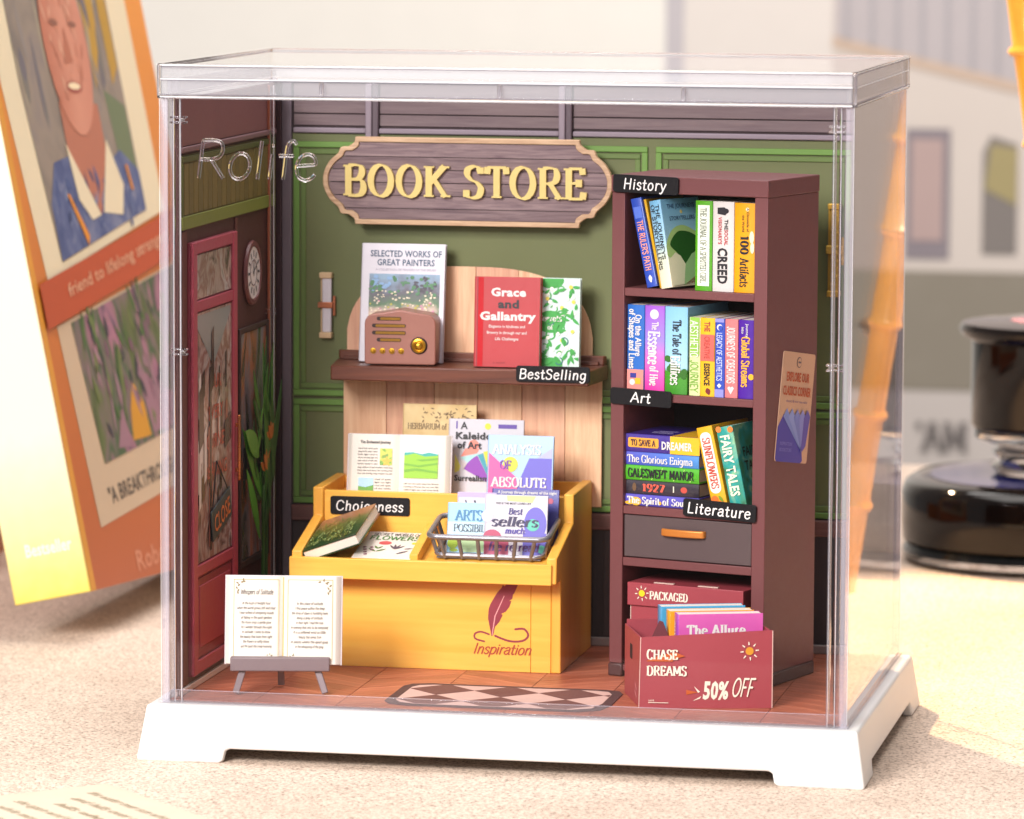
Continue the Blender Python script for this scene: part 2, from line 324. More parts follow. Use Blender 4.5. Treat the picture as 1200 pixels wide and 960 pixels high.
# ------------------------------------------------------------------ lettering: a hand-drawn skeleton alphabet
G = {
'A': (74, 'L 4 0 37 100 70 0|L 17 34 57 34', '4 0 70 0', ''),
'B': (68, 'L 14 0 14 100|C 14 100 36 100 52 95 57 77 50 60 36 53 14 53|C 14 53 38 53 56 47 62 27 55 7 38 0 14 0', '14 0 14 100', ''),
'C': (73, 'C 64 80 54 96 38 101 18 90 8 50 18 10 38 -1 55 4 66 20', '', 'L 65 98 65 76'),
'D': (76, 'L 14 0 14 100|C 14 100 36 100 58 88 69 50 58 12 36 0 14 0', '14 0 14 100', ''),
'E': (64, 'L 14 0 14 100|L 14 99 55 99|L 14 52 45 52|L 14 1 57 1', '14 0 14 100', 'L 55 100 57 80|L 57 0 60 23|L 45 64 45 40'),
'F': (60, 'L 14 0 14 100|L 14 99 54 99|L 14 50 44 50', '14 0 14 100', 'L 54 100 56 80|L 44 62 44 38'),
'G': (78, 'C 64 82 54 97 38 101 18 90 8 50 18 10 38 -1 54 3 66 12|L 66 0 66 42|L 48 42 70 42', '', 'L 65 98 65 76'),
'H': (78, 'L 14 0 14 100|L 64 0 64 100|L 14 52 64 52', '14 0 14 100 64 0 64 100', ''),
'I': (34, 'L 17 0 17 100', '17 0 17 100', ''),
'J': (48, 'C 34 100 34 50 33 18 24 0 10 0 4 12', '34 100', ''),
'K': (74, 'L 14 0 14 100|L 62 100 16 44|L 30 58 66 0', '14 0 14 100 62 100 66 0', ''),
'L': (60, 'L 14 0 14 100|L 14 1 54 1', '14 0 14 100', 'L 54 0 57 24'),
'M': (92, 'L 12 0 14 100 46 22 78 100 80 0', '12 0 80 0 12 100 80 100', ''),
'N': (80, 'L 14 0 14 100 66 0 66 100', '14 0 10 100 66 100', ''),
'O': (80, 'O 40 50 32 51', '', ''),
'P': (66, 'L 14 0 14 100|C 14 100 38 100 55 94 60 74 54 52 38 46 14 46', '14 0 14 100', ''),
'Q': (82, 'O 40 50 32 51|L 46 22 74 -12', '', ''),
'R': (72, 'L 14 0 14 100|C 14 100 36 100 52 95 58 76 52 57 36 50 14 50|L 36 50 66 0', '14 0 14 100 66 0', ''),
'S': (60, 'C 50 82 42 98 28 101 12 92 10 74 22 58 40 48 52 30 46 7 28 -1 12 4 7 20', '', 'L 51 98 51 78|L 7 2 7 24'),
'T': (66, 'L 33 0 33 100|L 4 99 62 99', '33 0', 'L 5 100 3 78|L 61 100 63 78'),
'U': (78, 'C 14 100 14 60 15 25 24 4 39 -1 54 4 63 25 64 60 64 100', '14 100 64 100', ''),
'V': (72, 'L 4 100 36 0 68 100', '4 100 68 100', ''),
'W': (100, 'L 4 100 28 0 50 88 72 0 96 100', '4 100 96 100', ''),
'X': (70, 'L 6 100 64 0|L 64 100 6 0', '6 0 64 0 6 100 64 100', ''),
'Y': (70, 'L 4 100 35 50 35 0|L 66 100 35 50', '4 100 66 100 35 0', ''),
'Z': (66, 'L 8 99 58 99 8 1 60 1', '', 'L 8 100 7 80|L 60 0 62 22'),
'a': (56, 'C 12 56 24 67 38 66 45 52 45 20|C 45 40 26 38 12 30 9 14 20 0 34 3 45 16|C 45 20 46 4 54 1', '', ''),
'b': (58, 'L 13 0 13 100|C 13 46 24 64 38 66 51 52 52 32 46 10 32 -1 20 3 13 16', '13 100', ''),
'c': (50, 'C 45 52 38 65 27 67 12 54 8 33 14 10 28 -1 40 4 47 15', '', ''),
'd': (60, 'L 46 0 46 100|C 46 48 36 64 24 66 10 54 8 32 14 8 26 -1 38 4 46 18', '46 100', ''),
'e': (54, 'C 9 36 30 38 47 42 42 60 29 67 14 58 8 34 14 9 28 -1 40 3 48 14', '', ''),
'f': (38, 'C 38 92 30 101 20 92 18 66 18 0|L 4 62 34 62', '18 0', ''),
'g': (58, 'C 46 50 36 64 24 66 10 54 8 34 15 12 28 6 40 14 46 28|C 47 66 47 20 45 -14 34 -30 18 -30 8 -20', '', ''),
'h': (60, 'L 13 0 13 100|C 13 42 24 62 36 66 46 56 47 34 47 0', '13 0 47 0', ''),
'i': (28, 'L 14 0 14 66|O 14 88 3 4', '14 0', ''),
'j': (28, 'C 16 66 16 10 14 -16 6 -28 -2 -26|O 16 88 3 4', '', ''),
'k': (56, 'L 13 0 13 100|L 46 66 15 26|L 24 38 50 0', '13 0', ''),
'l': (28, 'L 14 0 14 100', '14 0 14 100', ''),
'm': (88, 'L 13 0 13 66|C 13 42 22 62 33 66 42 56 43 34 43 0|C 43 42 53 62 64 66 73 56 74 34 74 0', '13 0 43 0 74 0', ''),
'n': (60, 'L 13 0 13 66|C 13 42 24 62 36 66 46 56 47 34 47 0', '13 0 47 0', ''),
'o': (58, 'O 29 33 21 34', '', ''),
'p': (58, 'L 13 -30 13 66|C 13 46 24 64 38 66 51 52 52 32 46 10 32 -1 20 3 13 16', '13 -30', ''),
'q': (58, 'L 46 -30 46 66|C 46 48 36 64 24 66 10 54 8 32 14 8 26 -1 38 4 46 18', '46 -30', ''),
'r': (42, 'L 13 0 13 66|C 13 40 20 58 30 66 40 62', '13 0', ''),
's': (46, 'C 39 54 30 67 18 66 9 54 14 42 30 32 40 20 34 3 20 -1 8 10', '', ''),
't': (40, 'C 18 92 18 40 19 10 26 0 37 6|L 4 64 34 64', '', ''),
'u': (60, 'C 13 66 13 32 15 10 24 0 36 4 46 22|L 47 66 47 0', '', ''),
'v': (54, 'L 5 66 27 0 49 66', '', ''),
'w': (78, 'L 5 66 22 0 39 58 56 0 73 66', '', ''),
'x': (54, 'L 6 66 48 0|L 48 66 6 0', '', ''),
'y': (54, 'L 6 66 28 2|C 50 66 34 16 24 -12 14 -28 4 -24', '', ''),
'z': (50, 'L 7 64 43 64 7 2 45 2', '', ''),
'0': (60, 'O 30 50 21 50', '', ''), '1': (40, 'L 10 80 22 100 22 0', '22 0', ''),
'2': (58, 'C 8 78 16 96 30 100 46 92 48 72 38 48 8 2|L 8 1 52 1', '', ''),
'3': (56, 'C 8 88 24 100 42 94 46 76 38 58 22 53|C 22 53 42 50 50 34 46 8 26 -1 6 10', '', ''),
'5': (58, 'L 48 99 14 99 11 56|C 11 56 28 64 44 56 50 34 42 6 24 -1 7 8', '', ''),
'7': (54, 'L 6 99 50 99 20 0', '', ''), '9': (58, 'C 48 66 40 46 26 42 12 52 9 72 16 94 30 100 44 92 49 68 44 30 30 4 14 0', '', ''),
'%': (86, 'O 20 76 13 22|O 64 24 13 22|L 66 100 18 0', '', ''),
'-': (40, 'L 6 42 34 42', '', ''), "'": (18, 'L 9 100 8 76', '', ''), ':': (22, 'O 11 52 3 4|O 11 8 3 4', '', ''),
'.': (22, 'O 11 4 3 4', '', ''), ',': (22, 'L 12 6 7 -14', '', ''), '&': (76, 'C 66 0 30 50 20 74 30 100 46 88 42 68 16 38 10 18 24 -1 44 6 66 40', '', ''),
'"': (30, 'L 8 100 8 78|L 22 100 22 78', '', ''), '!': (24, 'L 12 100 12 30|O 12 6 3 4', '', ''), ' ': (34, '', '', ''),
}
def cr(pts, k=4):
    P = [Vector(p) for p in pts]; out = []
    for i in range(len(P)-1):
        p0 = P[max(0, i-1)]; p1 = P[i]; p2 = P[i+1]; p3 = P[min(len(P)-1, i+2)]
        for j in range(k):
            t = j/k
            out.append(0.5*((2*p1)+(p2-p0)*t+(2*p0-5*p1+4*p2-p3)*t*t+(3*p1-p0-3*p2+p3)*t*t*t))
    out.append(P[-1]); return out
def strokes(ch, serif, q=4):
    g = G.get(ch) or G.get(ch.upper()) or G[' ']
    out = []
    for st in (g[1]+('|'+g[3] if serif and g[3] else '')).split('|'):
        if not st: continue
        k, *n = st.split(); n = [float(x) for x in n]
        if k == 'O':
            cx, cy, rx, ry = n; N = 18 if rx > 8 else 6
            if rx < 8: out.append(([Vector((cx-1.5, cy)), Vector((cx+1.5, cy))], 'dot'))
            else: out.append(([Vector((cx+rx*math.cos(2*math.pi*i/N), cy+ry*math.sin(2*math.pi*i/N))) for i in range(N+1)], 'loop'))
        else:
            pts = [Vector((n[i], n[i+1])) for i in range(0, len(n), 2)]
            if k == 'L' and len(pts) > 2:
                for a_, b_ in zip(pts[:-1], pts[1:]): out.append(([a_, b_], 'line'))
            else: out.append((cr(pts, q) if k == 'C' else pts, 'line'))
    sf = [float(x) for x in g[2].split()] if serif and g[2] else []
    return g[0], out, [(sf[i], sf[i+1]) for i in range(0, len(sf), 2)]
def ribbon(pts, wf, cap, loop):
    """2D outline quads of one pen stroke"""
    n = len(pts); L = []; Rr = []
    for i, p in enumerate(pts):
        if loop: a = pts[i-1] if i else pts[-2]; b = pts[i+1] if i < n-1 else pts[1]
        else: a = pts[i-1] if i else p; b = pts[i+1] if i < n-1 else p
        t = (b-a); t = t.normalized() if t.length > 1e-6 else Vector((1, 0)); nn = Vector((-t.y, t.x)); w = wf(t)/2
        if not loop and 0 < i < n-1:      # mitre
            t1 = (p-a).normalized(); c = max(0.55, abs(t1.dot(t))); w = w/c
        L.append(p+nn*w); Rr.append(p-nn*w)
    if cap and not loop:
        t = (pts[0]-pts[1]).normalized(); w = wf(t)/2; nn = Vector((-t.y, t.x))
        L.insert(0, pts[0]+t*w*0.8-nn*w*0.55); Rr.insert(0, pts[0]+t*w*0.8+nn*w*0.55)
        t = (pts[-1]-pts[-2]).normalized(); w = wf(t)/2; nn = Vector((-t.y, t.x))
        L.append(pts[-1]+t*w*0.8+nn*w*0.55); Rr.append(pts[-1]+t*w*0.8-nn*w*0.55)
    return L, Rr
def text(parent, s, fr, cx, cy, h, m, w=None, style='serif', bold=16, slant=0.0, lay=2, thick=0.0, track=0, name='lettering', maxw=None, q=3, align='c', wob=0.0):
    """pen-drawn text, centred on (cx,cy) of the frame with cap height h"""
    serif = style == 'serif'; nib = R(16); allq = []; x = 0
    def wf(t):
        if serif:
            return 5+bold*abs(t.x*math.sin(nib)+t.y*math.cos(nib))**1.2
        return bold
    rnd = random.Random(len(s)*7+ord(s[0]))
    for ch in s:
        adv, sts, sf = strokes(ch, serif, q)
        dy = rnd.uniform(-wob, wob)
        for pts, kind in sts:
            pts = [Vector((p.x+x+slant*p.y, p.y+dy)) for p in pts]
            if kind == 'dot':
                c = (pts[0]+pts[1])/2; r = bold*0.62 if not serif else (bold+5)*0.55
                allq.append(('n', [c+Vector((r*math.cos(a*math.pi/4), r*math.sin(a*math.pi/4))) for a in range(8)])); continue
            allq.append(('r', ribbon(pts, wf, not serif, kind == 'loop')))
        for (sx, sy) in sf:
            hw = bold*0.5+8; dd = 5.5; c = sx+x+slant*sy; y0 = sy-(0 if sy <= 0 else dd)
            allq.append(('n', [Vector((c-hw, y0)), Vector((c+hw, y0)), Vector((c+hw, y0+dd)), Vector((c-hw, y0+dd))]))
        x += adv+track+(max(0, bold-12)*0.9 if serif else max(0, bold-12)*0.6)
    xs = []
    for k, q_ in allq:
        xs += [v.x for v in (q_ if k == 'n' else q_[0]+q_[1])]
    if not xs: return None
    x0, x1 = min(xs), max(xs); sy = h/100; sx = sy if w is None else w/(x1-x0)
    if maxw and (x1-x0)*sx > maxw: sx = maxw/(x1-x0)
    ox = {'c': (x0+x1)/2, 'l': x0, 'r': x1}[align]
    mb = MB(); e = 0.004*lay
    def P(v, d): return fr.p(cx+(v.x-ox)*sx, cy+(v.y-50)*sy, d)
    for i, (k, q_) in enumerate(allq):
        top = e+thick+0.00035*(i % 9)
        if k == 'n': loops = [q_]
        if k == 'n':
            n = len(q_); vs = [P(v, top) for v in q_]
            if thick:
                vs += [P(v, 0) for v in q_]; mb.add(vs, [tuple(range(n))]+[(a, a+n, (a+1) % n+n, (a+1) % n) for a in range(n)])
            else: mb.add(vs, [tuple(range(n))])
        else:
            L, Rr = q_; n = len(L); vs = [P(v, top) for v in L]+[P(v, top) for v in Rr]
            fs = [(a, a+1, a+1+n, a+n) for a in range(n-1)]
            if thick:
                vs += [P(v, 0) for v in L]+[P(v, 0) for v in Rr]
                fs += [(a, 2*n+a, 2*n+a+1, a+1) for a in range(n-1)]+[(n+a, n+a+1, 3*n+a+1, 3*n+a) for a in range(n-1)]
                fs += [(0, n, 3*n, 2*n), (n-1, 3*n-1, 4*n-1, 2*n-1)]
            mb.add(vs, fs)
    me = bpy.data.meshes.new(name); me.from_pydata(mb.v, [], mb.f); me.materials.append(m)
    if not thick:
        for p in me.polygons:
            if p.normal.dot(fr.n) < 0: p.flip()
    else:
        bm = bmesh.new(); bm.from_mesh(me); bmesh.ops.recalc_face_normals(bm, faces=bm.faces); bm.to_mesh(me); bm.free()
    me.update(); return link(name, me, parent)
SANSQ = []
def sans(parent, s, fr, cx, cy, h, m, w=None, bold=0.0, slant=0, lay=2, name='lettering', maxw=None, thick=0, align='c'):
    SANSQ.append((parent, s, fr, cx, cy, h, m, w, bold, slant, lay, name, maxw, thick, align))
def flush_sans():
    tmp = []
    for a in SANSQ:
        cu = bpy.data.curves.new('tmp', 'FONT'); cu.body = a[1]; cu.size = 1; cu.offset = a[8]; cu.shear = a[9]; cu.resolution_u = 2
        cu.space_character = 1.0+a[8]*1.5; cu.extrude = 0.02 if a[13] else 0
        o = bpy.data.objects.new('tmp', cu); COL.objects.link(o); tmp.append(o)
    dg = bpy.context.evaluated_depsgraph_get(); dg.update()
    for a, o in zip(SANSQ, tmp):
        parent, s, fr, cx, cy, h, m, w, bold, slant, lay, name, maxw, thick, align = a
        me = bpy.data.meshes.new_from_object(o.evaluated_get(dg)); me.name = name
        if len(me.vertices) == 0: continue
        xs = [v.co.x for v in me.vertices]; x0, x1 = min(xs), max(xs); cap = 0.73
        sy = h/cap; sx = sy if w is None else w/(x1-x0)
        if maxw and (x1-x0)*sx > maxw: sx = maxw/(x1-x0)
        ox = {'c': (x0+x1)/2, 'l': x0, 'r': x1}[align]
        for v in me.vertices:
            d = 0.004*lay + (thick if v.co.z > 0.01 else 0)
            v.co = fr.p(cx+(v.co.x-ox)*sx, cy+(v.co.y-cap/2)*sy, d)
        me.materials.clear(); me.materials.append(m); me.update()
        for p in me.polygons:
            if not thick and p.normal.dot(fr.n) < 0: p.flip()
        link(name, me, parent)
    for o in tmp:
        cu = o.data; bpy.data.objects.remove(o); bpy.data.curves.remove(cu)
def scribble(parent, fr, x0, x1, y, h, m, rnd, name='printed_text', lay=2, words=None):
    """one line of small print: short words of tiny pen strokes"""
    pass
INK = mat('#2b2528', 0.6, bump=0, var=0); WHITE = mat('#e2dfda', 0.45, bump=0, var=0.01)
PAPER = mat('#efeae0', 0.75, var=0.02, bump=0.1, scale=5)
def flat(h, r=0.45): return mat(h, r, bump=0, var=0.02)
# ================================================================== THE SURFACE
TZ = -0.88
def table_mat():
    m = bpy.data.materials.new('speckled_stone_board'); m.use_nodes = True
    b = m.node_tree.nodes['Principled BSDF']; lk = m.node_tree.links.new
    tc = nd(m, 'ShaderNodeTexCoord')
    n1 = nd(m, 'ShaderNodeTexNoise'); n1.inputs['Scale'].default_value = 20; n1.inputs['Detail'].default_value = 3; n1.inputs['Roughness'].default_value = 0.7
    n2 = nd(m, 'ShaderNodeTexNoise'); n2.inputs['Scale'].default_value = 0.22; n2.inputs['Detail'].default_value = 3
    vo = nd(m, 'ShaderNodeTexVoronoi'); vo.inputs['Scale'].default_value = 24
    for n in (n1, n2, vo): lk(tc.outputs['Object'], n.inputs['Vector'])
    r = nd(m, 'ShaderNodeValToRGB'); e = r.color_ramp.elements
    e[0].position = 0.36; e[0].color = lin('#8f786a'); e[1].position = 0.50; e[1].color = lin('#dfc9b8'); e.new(0.7); e[2].color = lin('#ecdccd')
    lk(n1.outputs['Fac'], r.inputs['Fac'])
    r2 = nd(m, 'ShaderNodeValToRGB'); e = r2.color_ramp.elements
    e[0].position = 0.08; e[0].color = (0.34, 0.26, 0.22, 1); e[1].position = 0.24; e[1].color = (1, 1, 1, 1)
    lk(vo.outputs['Distance'], r2.inputs['Fac'])
    mx = nd(m, 'ShaderNodeMix', data_type='RGBA', blend_type='MULTIPLY'); mx.inputs['Factor'].default_value = 0.7
    lk(r.outputs['Color'], mx.inputs['A']); lk(r2.outputs['Color'], mx.inputs['B'])
    r3 = nd(m, 'ShaderNodeValToRGB'); e = r3.color_ramp.elements
    e[0].position = 0.3; e[0].color = (0.84, 0.81, 0.79, 1); e[1].position = 0.62; e[1].color = (1, 1, 1, 1); lk(n2.outputs['Fac'], r3.inputs['Fac'])
    m2 = nd(m, 'ShaderNodeMix', data_type='RGBA', blend_type='MULTIPLY'); m2.inputs['Factor'].default_value = 1
    lk(mx.outputs['Result'], m2.inputs['A']); lk(r3.outputs['Color'], m2.inputs['B'])
    lk(m2.outputs['Result'], b.inputs['Base Color']); b.inputs['Roughness'].default_value = 0.7
    bp = nd(m, 'ShaderNodeBump'); bp.inputs['Strength'].default_value = 0.5; bp.inputs['Distance'].default_value = 0.03
    lk(n1.outputs['Fac'], bp.inputs['Height']); lk(bp.outputs['Normal'], b.inputs['Normal'])
    return m
o = part('tabletop', MB().box(-70, 90, -11, 40.8, TZ-2.5, TZ), table_mat()); struct(o)

# ================================================================== WHITE PLINTH AND CLEAR CASE
CW, CD, CH, LH = 11.0, 7.16, 9.70, 0.46
case = thing('display_case', 'clear acrylic display case on a white footed base around the tiny book shop', 'display case', (0, 0, 0))
def plinth():
    t, bt = 0.20, 0.34; h = -TZ; zt = 0.0
    def off(z): return t+(bt-t)*(zt-z)/h
    mb = MB()
    nz = TZ+0.23
    def side(n0, n1, foot, f):
        # outline of one side in (u, z): feet at both ends
        def u0(z): return n0-off(z)
        def u1(z): return n1+off(z)
        pts = [(u0(0), 0), (u0(TZ), TZ), (n0+foot-0.05, TZ), (n0+foot+0.0, TZ+0.05), (n0+foot+0.03, nz-0.04), (n0+foot+0.07, nz),
               (n1-foot-0.07, nz), (n1-foot-0.03, nz-0.04), (n1-foot, TZ+0.05), (n1-foot+0.05, TZ), (u1(TZ), TZ), (u1(0), 0)]
        mb.add([f(u, z) for u, z in pts], [tuple(range(len(pts)))])
    side(0, CW, 1.08, lambda u, z: (u, -off(z), z))
    side(0, CW, 1.08, lambda u, z: (u, CD+off(z), z))
    side(0, CD, 0.85, lambda u, z: (-off(z), u, z))
    side(0, CD, 0.85, lambda u, z: (CW+off(z), u, z))
    mb.add([(-t, -t, 0), (CW+t, -t, 0), (CW+t, CD+t, 0), (-t, CD+t, 0)], [(0, 1, 2, 3)])
    me = mb.mesh('base', mat('#e4e4e4', 0.38, var=0.01, bump=0.02))
    bm = bmesh.new(); bm.from_mesh(me); bmesh.ops.remove_doubles(bm, verts=bm.verts, dist=1e-4); bmesh.ops.recalc_face_normals(bm, faces=bm.faces)
    bm.to_mesh(me); bm.free()
    o = link('base', me, case)
    s = o.modifiers.new('shell', 'SOLIDIFY'); s.thickness = 0.18; s.offset = -1
    b = o.modifiers.new('edge', 'BEVEL'); b.width = 0.05; b.segments = 3; b.limit_method = 'ANGLE'; b.angle_limit = R(40)
    return o
plinth()
z0, z1 = 0.006, CH-0.004
bx('front_pane', (0.13, CW-0.13, 0.0, 0.06, z0, z1), PANE, case, 0)
bx('side_pane', (0.0, 0.06, 0.13, CD-0.13, z0, z1), PANE, case, 0)
bx('side_pane', (CW-0.06, CW, 0.13, CD-0.13, z0, z1), PANE, case, 0)
bx('back_pane', (0.13, CW-0.13, CD-0.06, CD, z0, z1), PANE, case, 0)
for x in (0.0, CW):
    s = 1 if x == 0 else -1
    for y, sy in ((0.0, 1), (CD, -1)):
        post = part('corner_post', MB().prism([(x, y), (x+s*0.125, y), (x+s*0.125, y+sy*0.055), (x+s*0.055, y+sy*0.055), (x+s*0.055, y+sy*0.125), (x, y+sy*0.125)], z0, z1, 'z'), POSTE, case, 0.02, 2)
        if sy == 1:
            bx('corner_rail', (min(x+s*0.20, x+s*0.30), max(x+s*0.20, x+s*0.30), 0.075, 0.17, z0, z1), GLS, case, 0.025, seg=3)
            bx('corner_strip', (min(x+s*0.13, x+s*0.19), max(x+s*0.13, x+s*0.19), 0.075, 0.10, z0, z1), EDGE, case, 0.008)
            for zz in (5.62, 9.30):
                c = part('clip', MB().box(min(x+s*0.14, x+s*0.40), max(x+s*0.14, x+s*0.40), 0.065, 0.22, zz-0.05, zz-0.015).box(min(x+s*0.14, x+s*0.40), max(x+s*0.14, x+s*0.40), 0.065, 0.22, zz+0.03, zz+0.065)
                         .box(min(x+s*0.31, x+s*0.36), max(x+s*0.31, x+s*0.36), 0.065, 0.2, zz-0.015, zz+0.03), GLS, case, 0.012, 2)
# inner post at the back left of the room
bx('inner_post', (0.215, 0.262, 6.06, 6.12, 0.07, 9.60), mat('#a85c40', 0.3), case, 0.01)  # opaque brown: wood refracted in the clear post, put into the colour
bx('inner_post', (0.265, 0.345, 6.06, 6.12, 0.07, 9.60), GLS, case, 0.015)
bx('cut_or_painted_edge', (0.325, 0.340, 6.045, 6.055, 0.07, 9.60), LINE, case, 0)  # pale bar painting the highlight on the post's edge
for zz in (5.75, 9.42):
    part('clip', MB().box(0.205, 0.38, 5.98, 6.04, zz-0.05, zz-0.015).box(0.205, 0.38, 5.98, 6.04, zz+0.03, zz+0.065), GLS, case, 0.01)
# milky foot rim of the case
mb = MB().box(0.13, CW-0.13, 0.064, 0.10, z0, 0.205)
part('foot_rim', mb, EDGE, case, 0.012)
part('foot_rim', MB().box(CW-0.10, CW-0.064, 0.13, CD-0.13, z0, 0.205), EDGE, case, 0.012)
part('foot_rim', MB().box(0.064, 0.10, 0.13, CD-0.13, z0, 0.16), EDGE, case, 0.012)
# foot lip lying on the white base
part('foot_lip', MB().box(-0.05, CW+0.05, -0.05, -0.003, 0.004, 0.06).box(CW+0.003, CW+0.05, -0.003, CD+0.05, 0.004, 0.06), EDGE, case, 0.015)
# lid: a shallow upside-down tray
L0, L1, M0, M1 = -0.04, CW+0.04, -0.04, CD+0.04; zt = CH+LH
bx('lid_top', (L0+0.07, L1-0.07, M0+0.07, M1-0.07, zt-0.05, zt-0.002), LIDM, case, 0)
for b in ((L0, L1, M0, M0+0.066), (L0, L1, M1-0.066, M1)):
    bx('lid_side', (b[0]+0.07, b[1]-0.07, b[2], b[3], CH, zt), LSIDE, case, 0.02)
    bx('lid_edge_rail', (b[0]+0.07, b[1]-0.07, b[2]-0.004, b[3]+0.004, zt+0.001, zt+0.035), GLS, case, 0.012, seg=3)
    bx('lid_edge_rail', (b[0]+0.07, b[1]-0.07, b[2]-0.012, b[3]+0.004, CH-0.05, CH-0.004), GLS, case, 0.012, seg=3)
for a, b in ((L0, L0+0.066), (L1-0.066, L1)):
    bx('lid_side', (a, b, M0+0.07, M1-0.07, CH, zt), LSIDE, case, 0.02)
    bx('lid_edge_rail', (a-0.004, b+0.004, M0+0.07, M1-0.07, zt+0.001, zt+0.035), GLS, case, 0.012, seg=3)
    bx('lid_edge_rail', (a-0.012, b+0.004, M0+0.07, M1-0.07, CH-0.05, CH-0.004), GLS, case, 0.012, seg=3)
for x in (L0, L1-0.069):
    for y in (M0, M1-0.069): bx('lid_corner', (x, x+0.069, y, y+0.069, CH-0.05, zt+0.03), GLS, case, 0.03, seg=3)
# inner ledge of the lid: a second step of plastic that catches the light
part('lid_ledge', MB().box(0.10, CW-0.10, 0.075, 0.13, CH+0.02, CH+0.24), EDGE, case, 0.015)
part('lid_ledge', MB().box(CW-0.13, CW-0.075, 0.15, CD-0.1, CH+0.02, CH+0.24), EDGE, case, 0.015)
part('lid_ledge', MB().box(0.075, 0.13, 0.15, CD-0.1, CH+0.02, CH+0.24), EDGE, case, 0.015)
NT = mat('#8f8790', 0.4)
for x in (2.63, 5.47, 8.36):
    bx('lid_notch', (x-0.035, x+0.035, -0.075, -0.045, CH+0.03, CH+0.24), GLS, case, 0.015)
    bx('lid_notch', (x-0.015, x+0.015, 0.14, 0.2, CH+0.03, CH+0.24), EDGE, case, 0.01)
# pale bars along the acrylic edges: highlights put into the colour
for yv, zz, zt2 in ((M0-0.017, zt+0.012, zt+0.026), (M0-0.020, CH-0.030, CH-0.012), (M0-0.004, CH+0.25, CH+0.262), (M1+0.006, zt+0.020, zt+0.036)):
    bx('cut_or_painted_edge', (L0+0.06, L1-0.06, yv-0.006, yv, zz, zt2), LINE, case, 0)
for zz, zt2 in ((zt+0.012, zt+0.026), (CH-0.030, CH-0.012), (CH+0.25, CH+0.262)):
    bx('cut_or_painted_edge', (L1+0.006, L1+0.012, M0+0.06, M1-0.06, zz, zt2), LINE, case, 0)
bx('cut_or_painted_edge', (L0-0.012, L0-0.006, M0+0.06, M1-0.06, zt+0.016, zt+0.034), LINE, case, 0)
for x in (0.198, CW-0.205, 0.308, CW-0.315): bx('cut_or_painted_edge', (x, x+0.008, 0.062, 0.074, 0.01, CH-0.06), LINE, case, 0)
for x, y in ((-0.008, -0.006), (CW+0.002, -0.006), (CW+0.002, CD+0.001)): bx('cut_or_painted_edge', (x, x+0.006, y, y+0.006, 0.07, CH-0.06), LINE, case, 0)
bx('cut_or_painted_edge', (0.14, CW-0.14, 0.055, 0.0635, 0.206, 0.216), POSTE, case, 0)  # pale bar: the rim's highlight put into the colour
DLINE = thin_clear('painted_edge_shade', (0.6, 0.58, 0.64), 0.45, (0.30, 0.28, 0.33), 1.0)  # dark refraction lines of the edges, put into the colour
for zz in (zt-0.012, CH+0.012, CH+0.235): bx('cut_or_painted_edge', (L0+0.06, L1-0.06, M0-0.020, M0-0.014, zz, zz+0.009), DLINE, case, 0)
for zz in (zt-0.012, CH+0.012): bx('cut_or_painted_edge', (L1+0.007, L1+0.013, M0+0.06, M1-0.06, zz, zz+0.010), DLINE, case, 0)
bx('cut_or_painted_edge', (L0+0.06, L1-0.06, M1+0.006, M1+0.012, zt+0.002, zt+0.014), mat('#b07c6c', 0.4), case, 0)
for x in (0.186, CW-0.193, 0.322, CW-0.331): bx('cut_or_painted_edge', (x, x+0.007, 0.062, 0.073, 0.01, CH-0.06), DLINE, case, 0)
for zz in (1.2, 4.1, 7.6):
    for x in (0.02, CW-0.055): bx('mould_mark', (x, x+0.035, -0.006, -0.001, zz, zz+0.16), EDGE, case, 0.003)
# raised script moulded into the front pane
def emboss(s, fr, cx, cy, h, w, r, m, slant=0.10):
    mb = MB(); x = 0; allp = []
    for ch in s:
        adv, sts, sf = strokes(ch, False, 5)
        for pts, kind in sts: allp.append([Vector((p.x+x+slant*p.y, p.y)) for p in pts])
        x += adv-3
    xs = [p.x for q in allp for p in q]; x0, x1 = min(xs), max(xs)
    for q in allp: mb.tube([fr.p(cx+(p.x-(x0+x1)/2)*w/(x1-x0), cy+(p.y-50)*h/100, 0) for p in q], r, 8)
    return mb
part('raised_lettering', emboss('Rolife', Fr((0, -0.008, 0), (1, 0, 0), (0, 0, 1)), 1.58, 8.70, 0.60, 1.9, 0.030, GLS), GLS, case, smooth=True)

